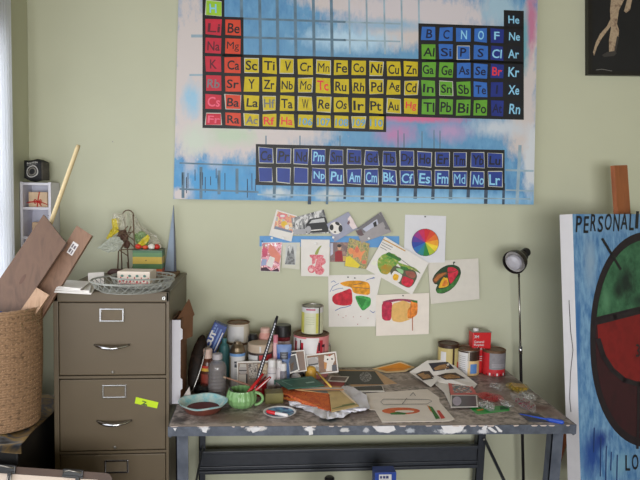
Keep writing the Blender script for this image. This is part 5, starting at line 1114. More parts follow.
mb = MB(); q = [at_y(190, 342, -.3), at_y(193.4, 335.4, -.3), at_y(200, 334.6, -.3), at_y(200, 341, -.3)]; 
for p in q: pass
whp = mat('carton_white', (214, 212, 220), .55, var=.02); krb = mat('kraft_brown', (122, 84, 58), .7, var=.1); krd = mat('kraft_inside', (98, 66, 48), .75, var=.12)
yc = at_z(176, 404, TZ).y; k0, k1 = at_y(171.9, 402, yc), at_y(180.4, 402, yc); ktz = at_y(175, 320, yc).z; kd = .22
cr_ = thing('open_carton', 'narrow white and brown open carton standing at the left end of the table', 'carton', ((k0.x+k1.x)/2, yc+kd/2, TZ))
mb = MB(); mb.box(((k0.x+k1.x)/2, yc, (TZ+ktz)/2+.0005), (k1.x-k0.x, .003, ktz-TZ-.001), whp)
for zz in (at_y(180, 334, yc), at_y(180, 384, yc)): mb.prism([(k1.x, yc-.0015, zz.z+.026), (k1.x+.008, yc-.0015, zz.z+.02), (k1.x+.008, yc-.0015, zz.z-.02), (k1.x, yc-.0015, zz.z-.026)], (0, .003, 0), whp)
mb.build('front_panel', cr_)
mb = MB()
for x in (k0.x+.0015, k1.x-.001): mb.box((x, yc+kd/2+.002, (TZ+ktz)/2), (.003, kd, ktz-TZ-.002), krb)
mb.box(((k0.x+k1.x)/2, yc+kd, (TZ+ktz)/2), (k1.x-k0.x, .003, ktz-TZ-.002), krd); mb.build('side_panel', cr_)
mb = MB(); fy = yc+kd*.55
q = [at_y(177, 320, yc+.02), at_y(189.2, 299, fy), at_y(194.6, 314.6, fy+.05), at_y(190.5, 316.5, fy+.04), at_y(189.5, 336, fy+.04), at_y(184, 340, yc+.08)]
q = [p for p in q]; n_ = (q[1]-q[0]).cross(q[2]-q[0]).normalized(); q = [p-n_*(p-q[0]).dot(n_) for p in q]; mb.prism(q, n_*.003, krb); mb.build('top_flap', cr_)
mb = MB(); q = [at_y(181, 388+12, yc-.01), at_y(189.4, 386.6, yc-.005), at_y(190.6, 394.5, yc-.01), at_y(181.4, 402.4, yc-.015)]; n_ = (q[1]-q[0]).cross(q[2]-q[0]).normalized(); q = [p-n_*(p-q[0]).dot(n_) for p in q]; mb.prism(q, n_*.002, mat('flap_grey_white', (186, 176, 170), .6)); mb.build('bottom_flap', cr_)

# ------------------------------------------------------------------ papers, books and cloth on the table
def tsheet(name, label, pts, decals=(), paper=None, cat='sheet', th_=.0014, z0=.0015, group=None):
    """pts: (px, py, lift). decals lie on the plane fitted through the lifts (inverse-distance blend)"""
    P3 = [at_z(x, y, TZ+z0+l) for x, y, l in pts]
    def lift(x, y):
        sw_ = 0; s_ = 0
        for (a, b, l) in pts:
            d = ((a-x)**2+((b-y)*2.2)**2)+1e-4; sw_ += 1/d**1.5; s_ += l/d**1.5
        return s_/sw_
    flat = max(p[2] for p in pts) == min(p[2] for p in pts)
    mb = MB()
    if flat: mb.prism(P3, (0, 0, -th_), paper or white)
    else:
        # triangulated fan from the middle keeps the curl of the sheet
        cx_, cy_ = sum(p[0] for p in pts)/len(pts), sum(p[1] for p in pts)/len(pts)
        nrm_ = sum((P3[i].cross(P3[(i+1) % len(P3)]) for i in range(len(P3))), V((0, 0, 0)))
        C0 = at_z(cx_, cy_, TZ+z0+sum(p[2] for p in pts)/len(pts)); n = len(P3)
        mb.add(P3+[C0], [(i, (i+1) % n, n) for i in range(n)], paper or white); mb.add([p-V((0, 0, th_)) for p in P3+[C0]], [((i+1) % n, i, n) for i in range(n)], paper or white)
        mb.add(P3+[p-V((0, 0, th_)) for p in P3], [(i, (i+1) % n, n+(i+1) % n, n+i) for i in range(n)], paper or white)
    from mathutils.geometry import intersect_ray_tri
    def S(x, y, o):
        if flat: return at_z(x, y, TZ+z0+pts[0][2]+o)
        d = ray(x, y); n = len(P3)
        for i in range(n):
            h = intersect_ray_tri(P3[i], P3[(i+1) % n], C0, d, CAM, True)
            if h: return h+V((0, -.3*o, o))
        return at_z(x, y, TZ+z0+lift(x, y)+o)
    for i, (pp, m) in enumerate(decals):
        if flat: mb.poly([S(x, y, .0005+.0002*i) for x, y in pp], m)
        else:
            # subdivide so the print follows the curl
            cxx, cyy = sum(p[0] for p in pp)/len(pp), sum(p[1] for p in pp)/len(pp); dn2 = []
            for k in range(len(pp)):
                a, b = pp[k], pp[(k+1) % len(pp)]
                for t in range(6): dn2.append((a[0]+(b[0]-a[0])*t/6, a[1]+(b[1]-a[1])*t/6))
            m_ = len(dn2); R1 = [S(cxx+(x-cxx)*.55, cyy+(y-cyy)*.55, .0012+.0004*i) for x, y in dn2]; R2 = [S(x, y, .0012+.0004*i) for x, y in dn2]
            mb.add(R1+R2+[S(cxx, cyy, .0012+.0004*i)], [(k, (k+1) % m_, m_+(k+1) % m_, m_+k) for k in range(m_)]+[(k, (k+1) % m_, 2*m_) for k in range(m_)], m)
    return mb.build(name, label=label, cat=cat, group=group)
tanc = mat('tan_cardboard', (196, 160, 122), .7, var=.06)
tsheet('cardboard_sheet', 'tan cardboard sheet under the black poster', [(336, 369.4, 0), (376, 370.5, 0), (397, 383.4, 0), (352, 386.5, 0)], [], tanc)
scrib = multi('white_scribble', [(44, 42, 44), (150, 148, 150), (44, 42, 44), (180, 178, 178)], 90, .6)
blackb = mat('black_poster', (44, 42, 44), .5, var=.12)
tsheet('black_poster', 'black sheet with a white chalk-like scribble', [(337, 370.8, .0022), (374.8, 371.2, .0022), (384, 384, .0022), (346, 384, .0022)], [(ell(365.5, 377, 6.2, 5.2, 14), scrib)], blackb)
tsheet('black_poster', 'narrow black white-edged sheet just below the scribbled one', [(350, 386.6, .003), (382, 385.4, .003), (384.6, 391.4, .003), (357, 391.8, .003)], [([(350.4, 386.8), (381.6, 385.7), (383.4, 390.2), (355.5, 390.6)], blackb)], white)
orw = mat('orange_wash', (214, 136, 44), .6, var=.14, scale=14)
tsheet('painted_sheet', 'sheet with an orange wash curling at the back of the table', [(372, 368.6, .002), (400.4, 361.6, .034), (414.6, 367, .012), (406, 371.4, .004), (386, 372.6, .003)], [([(377, 368.6), (400, 363), (411.6, 367), (403.6, 370.4), (387, 371.6)], orw)], mat('sheet_sand', (220, 192, 146), .7, var=.04))
tsheet('photo_print', 'small white bordered photo lying flat beside the black poster', [(327.4, 381, .006), (330.4, 375.8, .006), (349.2, 376.6, .006), (346, 382, .006)], [([(329.6, 380.2), (331.8, 376.6), (347.4, 377.2), (345, 381)], mat('photo_dusk', (96, 70, 70), .4, var=.2))], white)
tsheet('red_card', 'dull red card under the small flat photo', [(324, 381.5, .0035), (345, 382.4, .0035), (343, 386.6, .0035), (325, 386.4, .0035)], [], mat('dull_red', (150, 56, 58), .6))
# sketch sheet
def ss(pts): return [(360+x/6.4, 380+y/6.4) for x, y in pts]
og = multi('orange_red_wash', [(196, 60, 40), (216, 110, 50), (206, 80, 44)], 40, .6, 'LINEAR')
tsheet('watercolour_sketch', 'cream sheet with a red ring and green and red strokes at the table front', [(366, 393.3, 0), (427.2, 389, 0), (439, 397.2, 0), (439.6, 402, 0), (454.6, 419, 0), (449, 421, 0), (382, 422, 0), (375, 410, 0), (369.4, 409.4, 0)],
   [(ss(ell(262, 198, 122, 22)), og), (ss(ell(285, 201, 62, 8)), cream), (ss([(190, 212), (240, 203), (300, 212), (285, 221), (200, 221)]), gr1), (ss(s_ := [(428, 160), (446, 172), (470, 215), (448, 195)]), or1), (ss([(440, 165), (462, 172), (512, 245), (485, 250)]), gr1), (ss([(490, 195), (508, 193), (545, 242), (520, 248)]), mat('stroke_red', (206, 70, 62), .6))]
   + [(ss(q), thin) for q in stroke([(150, 122), (440, 124), (460, 135), (430, 153), (150, 156), (132, 140), (150, 122)], 2.2)+stroke([(270, 155), (300, 115)], 3)+stroke([(320, 100), (340, 80), (355, 100)], 3)], cream, 'sketch', z0=.002)
# sheet with three prints
def lf(x, y, d): return at_y(x, y, d).z-TZ-.0015
def s3(pts): return [(400+x/6.4, 350+y/6.4) for x, y in pts]
pb1 = multi('print_food', [(50, 44, 50), (150, 110, 70), (40, 36, 44), (176, 140, 100)], 40, .5, 'CONSTANT')
tsheet('print_sheet', 'curling white sheet with three dark photo prints', [(427.3, 360.4, lf(427.3, 360.4, -.135)), (450, 359.8, lf(450, 359.8, -.145)), (455, 366, lf(455, 366, -.165)), (477, 384, .008), (474, 388, .006), (447, 383.5, .006), (430.6, 380, .008), (431, 387, .004), (420, 379, .014), (409.4, 372, .02)],
   [(s3([(182, 86), (305, 76), (348, 120), (214, 138)]), mat('print_night', (50, 48, 60), .5)), (s3([(215, 118), (250, 100), (290, 92), (330, 116), (225, 132)]), mat('print_food_tan', (156, 116, 74), .5, var=.3, scale=60)), (s3([(100, 156), (140, 138), (188, 136), (224, 184), (145, 197)]), mat('print_umber', (62, 48, 44), .5)), (s3([(112, 158), (150, 148), (185, 160), (200, 180), (150, 188)]), MATS['print_food_tan']), (s3([(236, 166), (290, 152), (355, 148), (420, 185), (290, 194)]), MATS['print_umber']), (s3([(262, 172), (320, 158), (380, 172), (385, 182), (300, 188)]), MATS['print_food_tan'])], white, cat='print')
tsheet('paper_strip', 'torn white strip under the two small cards', [(430.4, 380, .004), (448, 380.4, .004), (451.4, 407.2, .004), (444, 392, .004)], [], white, z0=.003)
tsheet('printed_card', 'card with a red border and small pictures, on the torn strip', [(448, 382.4, .008), (470.4, 382.8, .008), (477, 394, .008), (450.8, 394.8, .008)], [(ins([(448, 382.4), (470.4, 382.8), (477, 394), (450.8, 394.8)], .72), multi('tiny_pictures', [(216, 200, 190), (90, 110, 120), (200, 120, 100), (150, 170, 170)], 60, .5))], mat('card_coral', (204, 104, 100), .6, var=.08), cat='card')
tsheet('photo_print', 'dark photo of a pale ball in the lower right of the paper pile', [(450.6, 394.9, .010), (477, 395, .010), (478, 406.8, .010), (450.6, 407.2, .010)], [(ins([(450.6, 394.9), (477, 395), (478, 406.8), (450.6, 407.2)], .90), mat('photo_navy_grey', (66, 64, 78), .35)), (ell(457, 401, 4.4, 4.6), mat('photo_ball', (170, 160, 184), .35))], white, cat='photo')
# tissue
def crump_sheet(name, label, poly, m, amp, seed, cat, z0=.001, pinch=None):
    rnd = random.Random(seed); D_ = []
    for i in range(len(poly)):
        a, b = poly[i], poly[(i+1) % len(poly)]
        for k in range(5): t = k/5; D_.append((a[0]+(b[0]-a[0])*t+rnd.uniform(-.8, .8), a[1]+(b[1]-a[1])*t+rnd.uniform(-.5, .5)))
    cx_, cy_ = sum(p[0] for p in poly)/len(poly), sum(p[1] for p in poly)/len(poly); n = len(D_); vs = []; K = 7
    for r_ in range(1, K+1):
        f = r_/K
        for j, (x, y) in enumerate(D_):
            l = z0+.002+amp*abs(math.sin(j*.55+r_*.9+seed))*rnd.uniform(.2, 1)*(.4+.6*f)
            vs.append(at_z(cx_+(x-cx_)*f, cy_+(y-cy_)*f, TZ+l))
    vs.append(at_z(cx_, cy_, TZ+z0+.004)); fs = [(r_*n+i, r_*n+(i+1) % n, (r_+1)*n+(i+1) % n, (r_+1)*n+i) for r_ in range(K-1) for i in range(n)]+[(i, (i+1) % n, K*n) for i in range(n)]
    mb = MB(); mb.add(vs, fs, m, True); mb.add([v-V((0, 0, .0008)) for v in vs], [f[::-1] for f in fs], m, True)
    return mb.build(name, label=label, cat=cat)
crump_sheet('tissue_paper', 'crumpled white tissue under the orange cloth and the painted panel', [(289, 401), (330, 392), (343, 386), (353, 386.5), (366, 395), (370, 407.5), (362, 411), (352, 412), (343, 417), (330, 419), (322, 418), (313, 413), (300, 408), (290, 405.5)], mat('tissue_white', (228, 226, 234), .8, var=.02), .018, 3, 'tissue')
def hull(name, label, pts, m, cat, parent=None, extra=None):
    bm = bmesh.new(); [bm.verts.new(p) for p in pts]; bmesh.ops.convex_hull(bm, input=bm.verts); bm.verts.index_update()
    live = [v for v in bm.verts if v.link_faces]; ix = {v: i for i, v in enumerate(live)}
    mb = MB(); mb.add([v.co.copy() for v in live], [[ix[v] for v in f.verts] for f in bm.faces], m); bm.free()
    for pp, mm in (extra or []): mb.poly(pp, mm)
    return mb.build(name, parent, label=label, cat=cat)
orc = multi('orange_weave', [(150, 50, 30), (196, 100, 40), (166, 66, 36), (200, 116, 50)], 42, .75, 'LINEAR', (1, 1, 2), distort=.6, bump=.4)
z1, zL = TZ+.036, TZ+.006
t1_, t2_, l2_ = at_z(277, 390, z1), at_z(328, 393.4, z1), at_z(308, 405.4, zL); zn = (t2_-t1_).cross(l2_-t1_).normalized(); zn = -zn if zn.y > 0 else zn
zig = []; zm = [mat('weave_dark', (104, 26, 24), .75, var=.2), mat('weave_gold', (196, 120, 50), .75, var=.2)]
for row_, f in enumerate((.16, .36, .60, .82)):
    def zp(u, df): 
        x = 277.6+52*u; yt_ = 390+3.4*u; yb3 = (397.5+7.5*u/.58) if u < .58 else 405+6.4*(u-.58)/.42
        return x, yt_+(yb3-yt_)*(f+df)
    K_ = 22; pts_ = [zp(k/K_, .06*(1 if k % 2 else -1)) for k in range(K_+1)]
    for s_ in stroke(pts_, 1.0): zig.append(([at_pl(x, y, t1_+zn*.0014, zn) for x, y in s_], zm[row_ % 2]))
hull('woven_cloth', 'folded orange and red woven cloth at the front of the book pile', [at_z(277, 390, z1), at_z(328, 393.4, z1), at_z(278.6, 398, zL), at_z(308, 405.4, zL), at_z(331, 411.6, zL+.003), at_z(333, 387, z1), at_z(286, 385, z1), at_z(286, 388, zL), at_z(330, 395, zL)], orc, 'cloth', extra=zig)
pan = thing('small_painting', 'small sand-coloured painted panel resting on the tissue and orange cloth', 'painting', at_z(335, 400, TZ+.02))
q = [at_z(297, 389.4, TZ+.041), at_z(340.4, 388.6, TZ+.041), at_z(359, 405.6, TZ+.016), at_z(331.5, 411.5, TZ+.016)]; nP = (q[1]-q[0]).cross(q[3]-q[0]).normalized(); 
if nP.z < 0: nP = -nP
cut = at_pl(329.4, 393.6, q[0], nP); mb = MB(); mb.prism(q+[cut], -nP*.004, mat('panel_sand', (186, 160, 110), .6, var=.12, scale=20))
def pu(u, v, o=.001): return (q[0]*(1-u)+q[1]*u)*(1-v)+(q[3]*(1-u)+q[2]*u)*v+nP*o
mb.poly([pu(0, 0), pu(.94, 0), pu(.93, .22), pu(0.52, .24)], mat('panel_grey', (120, 122, 116), .6, var=.15)); mb.poly([pu(.2, .84), pu(.96, .84), pu(.97, .92), pu(.12, .93)], mat('panel_green', (104, 112, 68), .6)); mb.poly([pu(.93, 0, .0014), pu(1, 0, .0014), pu(1, .9, .0014), pu(.94, .9, .0014)], mat('panel_edge', (214, 194, 164), .6))
mb.build('panel', pan)
def leaf(name, label, pts4, th_, m, cat, decals=()):
    q = [at_z(x, y, TZ+l) for x, y, l in pts4]; n = (q[1]-q[0]).cross(q[3]-q[0]).normalized(); n = n if n.z > 0 else -n
    mb = MB(); mb.prism(q, -n*th_, m)
    for i, (pp, mm) in enumerate(decals): mb.poly([(q[0]*(1-u)+q[1]*u)*(1-v)+(q[3]*(1-u)+q[2]*u)*v+n*(.0006+.0003*i) for u, v in pp], mm)
    return mb.build(name, label=label, cat=cat)
leaf('cardboard_sheet', 'brown cardboard sheet between the green booklet and the painted panel', [(287.5, 383.6, .052), (340, 386, .048), (344, 389.6, .046), (295.6, 389.4, .048)], .003, mat('brown_card', (176, 126, 84), .7, var=.06), 'sheet', [([(.12, .55), (1, .5), (1, .85), (.15, .9)], mat('card_pale_strip', (196, 186, 176)))])  # pale strip along the brown card
grn = mat('green_cover', (40, 92, 76), .5, var=.06)
leaf('booklet', 'dark green booklet with a thin pale outline, on top of the book pile', [(274.2, 380, .055), (311.6, 376, .06), (324.6, 385.2, .056), (288, 388.6, .054)], .004, grn, 'book', [([(.12, .18), (.88, .14), (.885, .17), (.13, .21)], mat('booklet_line', (140, 176, 160))), ([(.62, .58), (.86, .56), (.86, .66), (.63, .68)], mat('booklet_title', (150, 180, 166))), ([(.12, .18), (.14, .18), (.2, .8), (.18, .8)], MATS['booklet_line'])])
q = [at_z(317, 372, TZ+.05), at_z(331, 387, TZ+.05)]
MB().tube([q[0], q[0].lerp(q[1], .5), q[1]], [.0045, .005, .0045], yl2, 12).build('rolled_paper', label='rolled yellow paper lying beside the mustard jar', cat='paper')

# ------------------------------------------------------------------ craft packets at the right end
film = mat('clear_film', (206, 204, 206), .06, alpha=.14, var=.05); filmr = mat('red_film', (196, 50, 52), .12, alpha=.4, var=.15)
silv = mat('silver_bead', (186, 184, 180), .2, .85, var=.1); gold = mat('gold_bead', (190, 150, 40), .25, .6, var=.15); maro = mat('maroon_bead', (110, 24, 44), .25, var=.15)
def packet(label, x0, x1, y0, y1, filmm, beadm, nb, h, seed, name='bead_packet', extra=None):
    rnd = random.Random(seed); cx_, cy_ = (x0+x1)/2, (y0+y1)/2; c = at_z(cx_, cy_, TZ); rx_ = (x1-x0)/2*mpp(c); ry_ = max(.02, (at_z(cx_, y0, TZ)-at_z(cx_, y1, TZ)).length/2)
    o = thing(name, label, 'packet', V((c.x, c.y, TZ)))
    mb = MB(); crumple(mb, (c.x, c.y, TZ+h*.56), (rx_, ry_, h*.5), filmm, .2, seed, 3); mn = min(v.z for v in mb.v); mb.v = [v+V((0, 0, TZ+.0006-mn)) for v in mb.v]; mb.build('film', o)
    mb = MB()
    for i in range(nb):
        a, k = rnd.uniform(0, 6.28), math.sqrt(rnd.uniform(0, 1))*.72; s_ = rnd.uniform(.0025, .0042)
        p = V((c.x+rx_*k*math.cos(a), c.y+ry_*k*math.sin(a)-ry_*.1, TZ+.003+s_+rnd.uniform(0, h*.45)))
        mb.lathe([(0, -s_), (s_*.8, -s_*.6), (s_, 0), (s_*.8, s_*.6), (0, s_)], p, beadm, 6, capb=False)
    b = mb.build('beads', o, kind='stuff'); return o
tsheet('green_packet', 'flat bright green packet under the silver beads', [(470, 407.6, 0), (492, 406, 0), (509.6, 405.6, 0), (509.4, 410.4, 0), (477, 414.2, 0)], [([(476, 409.6), (483, 408.6), (484, 410), (478, 411)], mat('packet_orange', (206, 130, 50))), ([(500, 406.6), (508, 406.4), (508, 409), (500, 409.8)], mat('packet_dark', (24, 90, 50)))], mat('packet_green', (34, 150, 66), .3, var=.12), cat='packet')
packet('clear packet of silver beads lying on the green packet', 477, 496, 402.5, 411.5, film, silv, 110, .022, 21)
packet('crumpled red film packet behind the silver beads', 480, 503, 395.5, 403.5, filmr, maro, 25, .018, 22)
packet('small clear packet right of the green packet', 499, 510.5, 400.5, 410, film, silv, 35, .018, 23)
packet('small crumpled clear plastic behind the bead packets', 488.5, 503, 384.5, 391.5, film, silv, 26, .018, 24)
packet('yellow packet of gold beads nearest the lamp', 507, 527.5, 384.5, 394, mat('yellow_film', (200, 176, 60), .12, alpha=.25), gold, 90, .018, 25)
tsheet('paper_scrap', 'torn tan scrap behind the gold bead packet', [(511, 382.6, .016), (524, 384.2, .016), (527, 387, .016), (514, 386.6, .016)], [], mat('scrap_tan', (190, 156, 116), .7), cat='scrap')
packet('packet with maroon beads and clear top, rightmost', 515, 532, 398, 412.5, film, maro, 60, .022, 26)
packet('tiny clear packet of silver beads behind the maroon one', 520, 535, 393, 402, film, silv, 55, .018, 27)
tsheet('grey_patch', 'flat dark grey patch under the blue pen', [(517.5, 412.6, 0), (538, 413.4, 0), (552, 422.4, 0), (529, 421.6, 0)], [], mat('patch_dark_grey', (74, 74, 80), .4, var=.1))  # thin dark grey patch lying flat on the table
A, B = at_z(520, 414, TZ+.008), at_z(564, 422.6, TZ+.010); bpn = thing('blue_pen', 'bright blue brush-like pen at the table\'s right front corner', 'pen', A.lerp(B, .5)-V((0, 0, .008)))
blu = mat('pen_blue', (44, 78, 176), .35, var=.08)
MB().tube([A, A.lerp(B, .6), A.lerp(B, .62)], [.0022, .0042, .006], blu, 10).build('shaft', bpn); MB().tube([A.lerp(B, .62), A.lerp(B, .7), A.lerp(B, .96), B], [.0062, .0085, .0088, .005], blu, 12).build('grip', bpn)

# ------------------------------------------------------------------ under the table
y_ = -.40; u0, u1 = at_y(375, 474, y_), at_y(396.4, 474, y_); zt_ = at_y(385, 472.5, y_).z
bcn = thing('blue_carton', 'blue carton with a white label on the floor under the table', 'carton', ((u0.x+u1.x)/2, y_+.035, 0))
MB().box(((u0.x+u1.x)/2, y_+.035, zt_/2), (u1.x-u0.x, .07, zt_), mat('carton_royal', (34, 66, 150), .45, var=.08), bevel=.002).build('carton_body', bcn)
mb = MB(); ff = lambda px, py, o=.001: at_y(px, py, y_-o)
mb.poly([ff(379, 474.6), ff(391.5, 474.4), ff(391.5, 486), ff(379, 486)], labw)
for (a, b, c_, d_) in ((380, 476, 382, 478.6), (383, 476, 385.4, 478.6), (386, 475.8, 388.6, 478.6), (380, 480, 390, 481)): mb.poly([ff(a, b, .0016), ff(c_, b, .0016), ff(c_, d_, .0016), ff(a, d_, .0016)], mat('label_navy', (50, 60, 110)))
mb.build('label', bcn)
c = at_y(329.5, 478, -.42); zc_ = c.z
jb = thing('floor_jar', 'dark-lidded jug standing on the floor under the table', 'jar', (c.x, -.42, 0))
MB().lathe([(.04, 0), (.045, .01), (.045, zc_*.8), (.025, zc_*.93), (.02, zc_*.95)], (c.x, -.42, 0), mat('jug_white', (160, 160, 166), .4), 24).build('body', jb); MB().lathe([(.023, zc_*.94), (.023, zc_*1.0), (.018, zc_+.006), (0, zc_+.007)], (c.x, -.42, 0), blk_c, 20).build('lid', jb)

# ------------------------------------------------------------------ floor lamp
ly = -.105; Pt, Pm = at_y(518.9, 276, ly), at_y(521, 372, ly); ldir = (Pt-Pm).normalized(); Pb = Pm-ldir*((Pm.z-.024)/ldir.z)
lmp = thing('floor_lamp', 'thin chrome floor lamp with a round spot head right of the desk', 'lamp', (Pb.x, Pb.y, 0))
gun = mat('gunmetal', (70, 64, 62), .25, .8, var=.1)
MB().tube([Pm+ldir*.115, Pt], .0052, mat('pole_chrome', (150, 146, 140), .25, .9, var=.05), 10).build('upper_pole', lmp)
MB().tube([Pb, Pm+ldir*.115], .0078, mat('pole_black', (46, 44, 46), .35, .4), 10).build('lower_pole', lmp)
J = Pm+ldir*.115; MB().tube([J-ldir*.02, J+ldir*.02], .0095, chrome, 12).build('joint', lmp)
MB().lathe([(.11, .001), (.11, .014), (.10, .022), (.012, .026), (.012, .04), (0, .04)], (Pb.x, Pb.y-.0, 0), mat('lamp_base', (40, 38, 40), .35, .5), 36).build('base', lmp)
hd = V((-.74, -.58, -.33)).normalized(); HM = axisM(hd); oc = at_y(513.8, 262.6, ly-.10); rO = 12.3*mpp(oc)
sh_ = oc-hd*.085
MB().lathe([(0, -.0), (.022, .0), (.030, .006), (.032, .02), (.030, .034), (.036, .036), (rO*.86, .055), (rO*.97, .075), (rO, .098), (rO*.985, .1), (rO*.93, .078), (rO*.8, .058), (.03, .042), (0, .04)], sh_-hd*.012, gun, 36, HM, capb=False).build('shade', lmp)
MB().lathe([(rO*.9, .084), (rO*.8, .070), (.035, .052), (0, .05)], sh_-hd*.012, mat('reflector', (214, 210, 208), .25, .3, var=.03), 32, HM, capb=False).build('reflector', lmp)
MB().lathe([(.014, .045), (.016, .058), (.034, .078), (.041, .095), (.037, .108), (.02, .117), (0, .119)], sh_-hd*.014, mat('bulb_glass', (176, 174, 182), .12, var=.03), 28, HM).build('bulb', lmp)
kb_ = sh_-hd*.012
MB().lathe([(0, -.022), (.018, -.022), (.0235, -.012), (.0235, .012), (.02, .018), (0, .018)], kb_+V((.010, .0, .012)), blk_c, 24, HM).build('socket_cap', lmp)
MB().tube([Pt-ldir*.004, Pt+ldir*.03, sh_+hd*.02+V((.012, .014, -.012)), sh_+hd*.02], .0055, gun, 10).build('neck', lmp)

# ------------------------------------------------------------------ canvas on the easel
a_ = math.radians(27); ux = V((math.cos(a_), math.sin(a_), 0)); nh = V((math.sin(a_), -math.cos(a_), 0))
ytop = -.53; P0 = at_y(572.4, 214, ytop)
def lean(b): 
    return (nh*math.sin(b)-V((0, 0, 1))*math.cos(b))
def px_of(p):
    v = p-CAM; return 320+FPX*v.dot(RT)/v.dot(FW), 240-FPX*v.dot(UP)/v.dot(FW)
best = min((abs([px_of(P0+lean(b)*s_) for s_ in [k*.02 for k in range(10, 80)] if px_of(P0+lean(b)*s_)[1] >= 478][0][0]-581), b) for b in [math.radians(k*.5) for k in range(0, 40)])
dnv = lean(best[1]); nv = ux.cross(dnv).normalized(); nv = nv if nv.y < 0 else -nv
cw_, chh = .66, P0.z-.27; chh = chh/abs(dnv.z)
tck = min((abs(px_of(P0-nv*k*.002)[0]-559.6), k*.002) for k in range(5, 60))[1]
def EP(px, py, o=0): return at_pl(px, py, P0, nv)+nv*o
corg = P0+ux*cw_/2+dnv*chh
q = [P0, P0+ux*cw_, P0+ux*cw_+dnv*chh, P0+dnv*chh]
def eb(px, py, rx, ry, c, s_=.5): p = EP(px, py); return (p, (rx*.0043, rx*.0043, ry*.0043), c, s_)
blg = painted('blue_ground', (64, 116, 172), (128, 170, 206), corg, [eb(590, 262, 8, 22, (140, 168, 196), .7), eb(578, 330, 4, 60, (58, 110, 172), .7), eb(592, 455, 14, 20, (34, 74, 150), .6), eb(600, 440, 14, 8, (30, 60, 136), .6), eb(620, 465, 18, 10, (120, 166, 196), .6), eb(576, 420, 6, 40, (90, 140, 186), .7), eb(610, 222, 40, 10, (120, 160, 200), .8)], nscale=18, namp=.9, rough=.7, bscale=18, stretch=(2, 2, .7))
cv = MB(); cv.prism(q, -nv*tck, blg, mat('canvas_side', (214, 212, 216), .7, var=.04, scale=12))
OC = (650, 339.5); ORX, ORY = 58.5, 106
dpr = mat('oval_outline', (30, 18, 30), .5, var=.2)
def EO(pts, m, o): cv.poly([EP(x, y, o) for x, y in pts], m)
grm = painted('green_paint', (40, 84, 58), (66, 118, 84), corg, [eb(626, 282, 14, 16, (22, 42, 34), .6), eb(618, 290, 8, 8, (24, 46, 36), .6), eb(640, 300, 14, 6, (30, 56, 44), .7), eb(606, 300, 6, 10, (84, 136, 100), .7)], nscale=20, namp=.7, bscale=20, rough=.8)
rdm_ = multi('dark_red_paint_field', [(104, 15, 16), (130, 22, 22), (116, 18, 18)], 10, .8, 'LINEAR'); mam = multi('maroon_paint_field', [(42, 12, 18), (58, 18, 26), (50, 15, 22)], 10, .8, 'LINEAR')
def oval(rx, ry, n=64):
    e = 2/2.2; sg = lambda v: math.copysign(abs(v)**e, v)
    return [(OC[0]+rx*sg(math.cos(2*math.pi*i/n)), OC[1]+ry*sg(math.sin(2*math.pi*i/n))) for i in range(n)]
EO(oval(ORX+1.5, ORY+2), dpr, .0006)
inner = oval(ORX-4, ORY-6, 96)
def ydiv(x): return 323-(x-594)*.27
EO([p for p in inner if p[1] <= ydiv(p[0])], grm, .0012)
EO([p for p in inner if p[1] > ydiv(p[0])], mam, .0010)
# red field bounded below by a curve running from the left edge down to the right
redf = [(597, 324), (598, 340), (603, 356), (612, 370), (624, 380), (640, 385), (664, 384), (690, 376), (700, 350), (702, 330), (700, 296)]
EO(redf, rdm_, .0014)
for s_ in stroke([(595, 322.5), (615, 317.5), (640, 311), (665, 304), (690, 297)], 5.5): EO(s_, dpr, .0020)
for s_ in stroke(redf[1:8], 5): EO(s_, dpr, .0022)
for s_ in stroke([(638, 382), (638, 420), (637, 448)], 2.6): EO(s_, dpr, .0022)
lk_ = mat('letter_black', (22, 22, 30), .5)
for s_ in stroke([(602, 239), (611, 254), (620, 269)], 2.6): EO(s_, lk_, .0026)
lw_ = [('P', 575.2, 6.2), ('E', 583.0, 5.2), ('R', 589.8, 6.2), ('S', 597, 5.8), ('O', 604, 7.4), ('N', 612.6, 6.6), ('A', 620, 7.6), ('L', 628.6, 5.0), ('I', 634.6, 3.2), ('T', 639.6, 5.4), ('Y', 646, 6)]
for i, (chh_, x, w) in enumerate(lw_):
    yb_l = 232.6-.06*(x-575)+(1 if i % 2 else -.4); hh = 16.4+(i % 3)*.5
    cv.text(chh_, lambda u, v: EP(x+u+.06*v, yb_l-v, .0024), lk_, w*.92, hh, .012)
for chh_, x, w in (('L', 625, 4.8), ('O', 631.5, 6.5)): cv.text(chh_, lambda u, v: EP(x+u, 470.6-v-(.9 if chh_ == 'O' else 0), .0024), lk_, w, 15.5, .012)
cv.text('3', lambda u, v: EP(635.4+u, 357-v, .0026), lk_, 4, 13, .01); cv.text('3', lambda u, v: EP(639.8+u, 350-v, .0026), lk_, 3.4, 12, .01)
drp = mat('blue_drip', (34, 62, 118), .5); 
for (x, y0, y1) in ((600.6, 438, 476), (606, 446, 480), (611, 452, 470), (617, 455, 482), (594, 428, 452)):
    for s_ in stroke([(x, y0), (x-.6, y1)], 1.1): EO(s_, drp, .0018)
cvo = cv.build('canvas_painting', label='blue canvas with a sectioned oval and the word PERSONALITY on the easel', cat='painting', origin=corg)
# loose cord on the canvas side
def side(px, py): return at_pl(px, py, P0-ux*.002, -ux)
MB().tube([side(*p) for p in ((569, 300), (570.5, 330), (573, 350), (570.5, 372), (569.6, 398), (571, 412))], .0013, mat('cord_dark', (50, 50, 50), .6), 6).build('cord', label='thin dark cord hanging down the white side of the blue canvas', cat='cord')
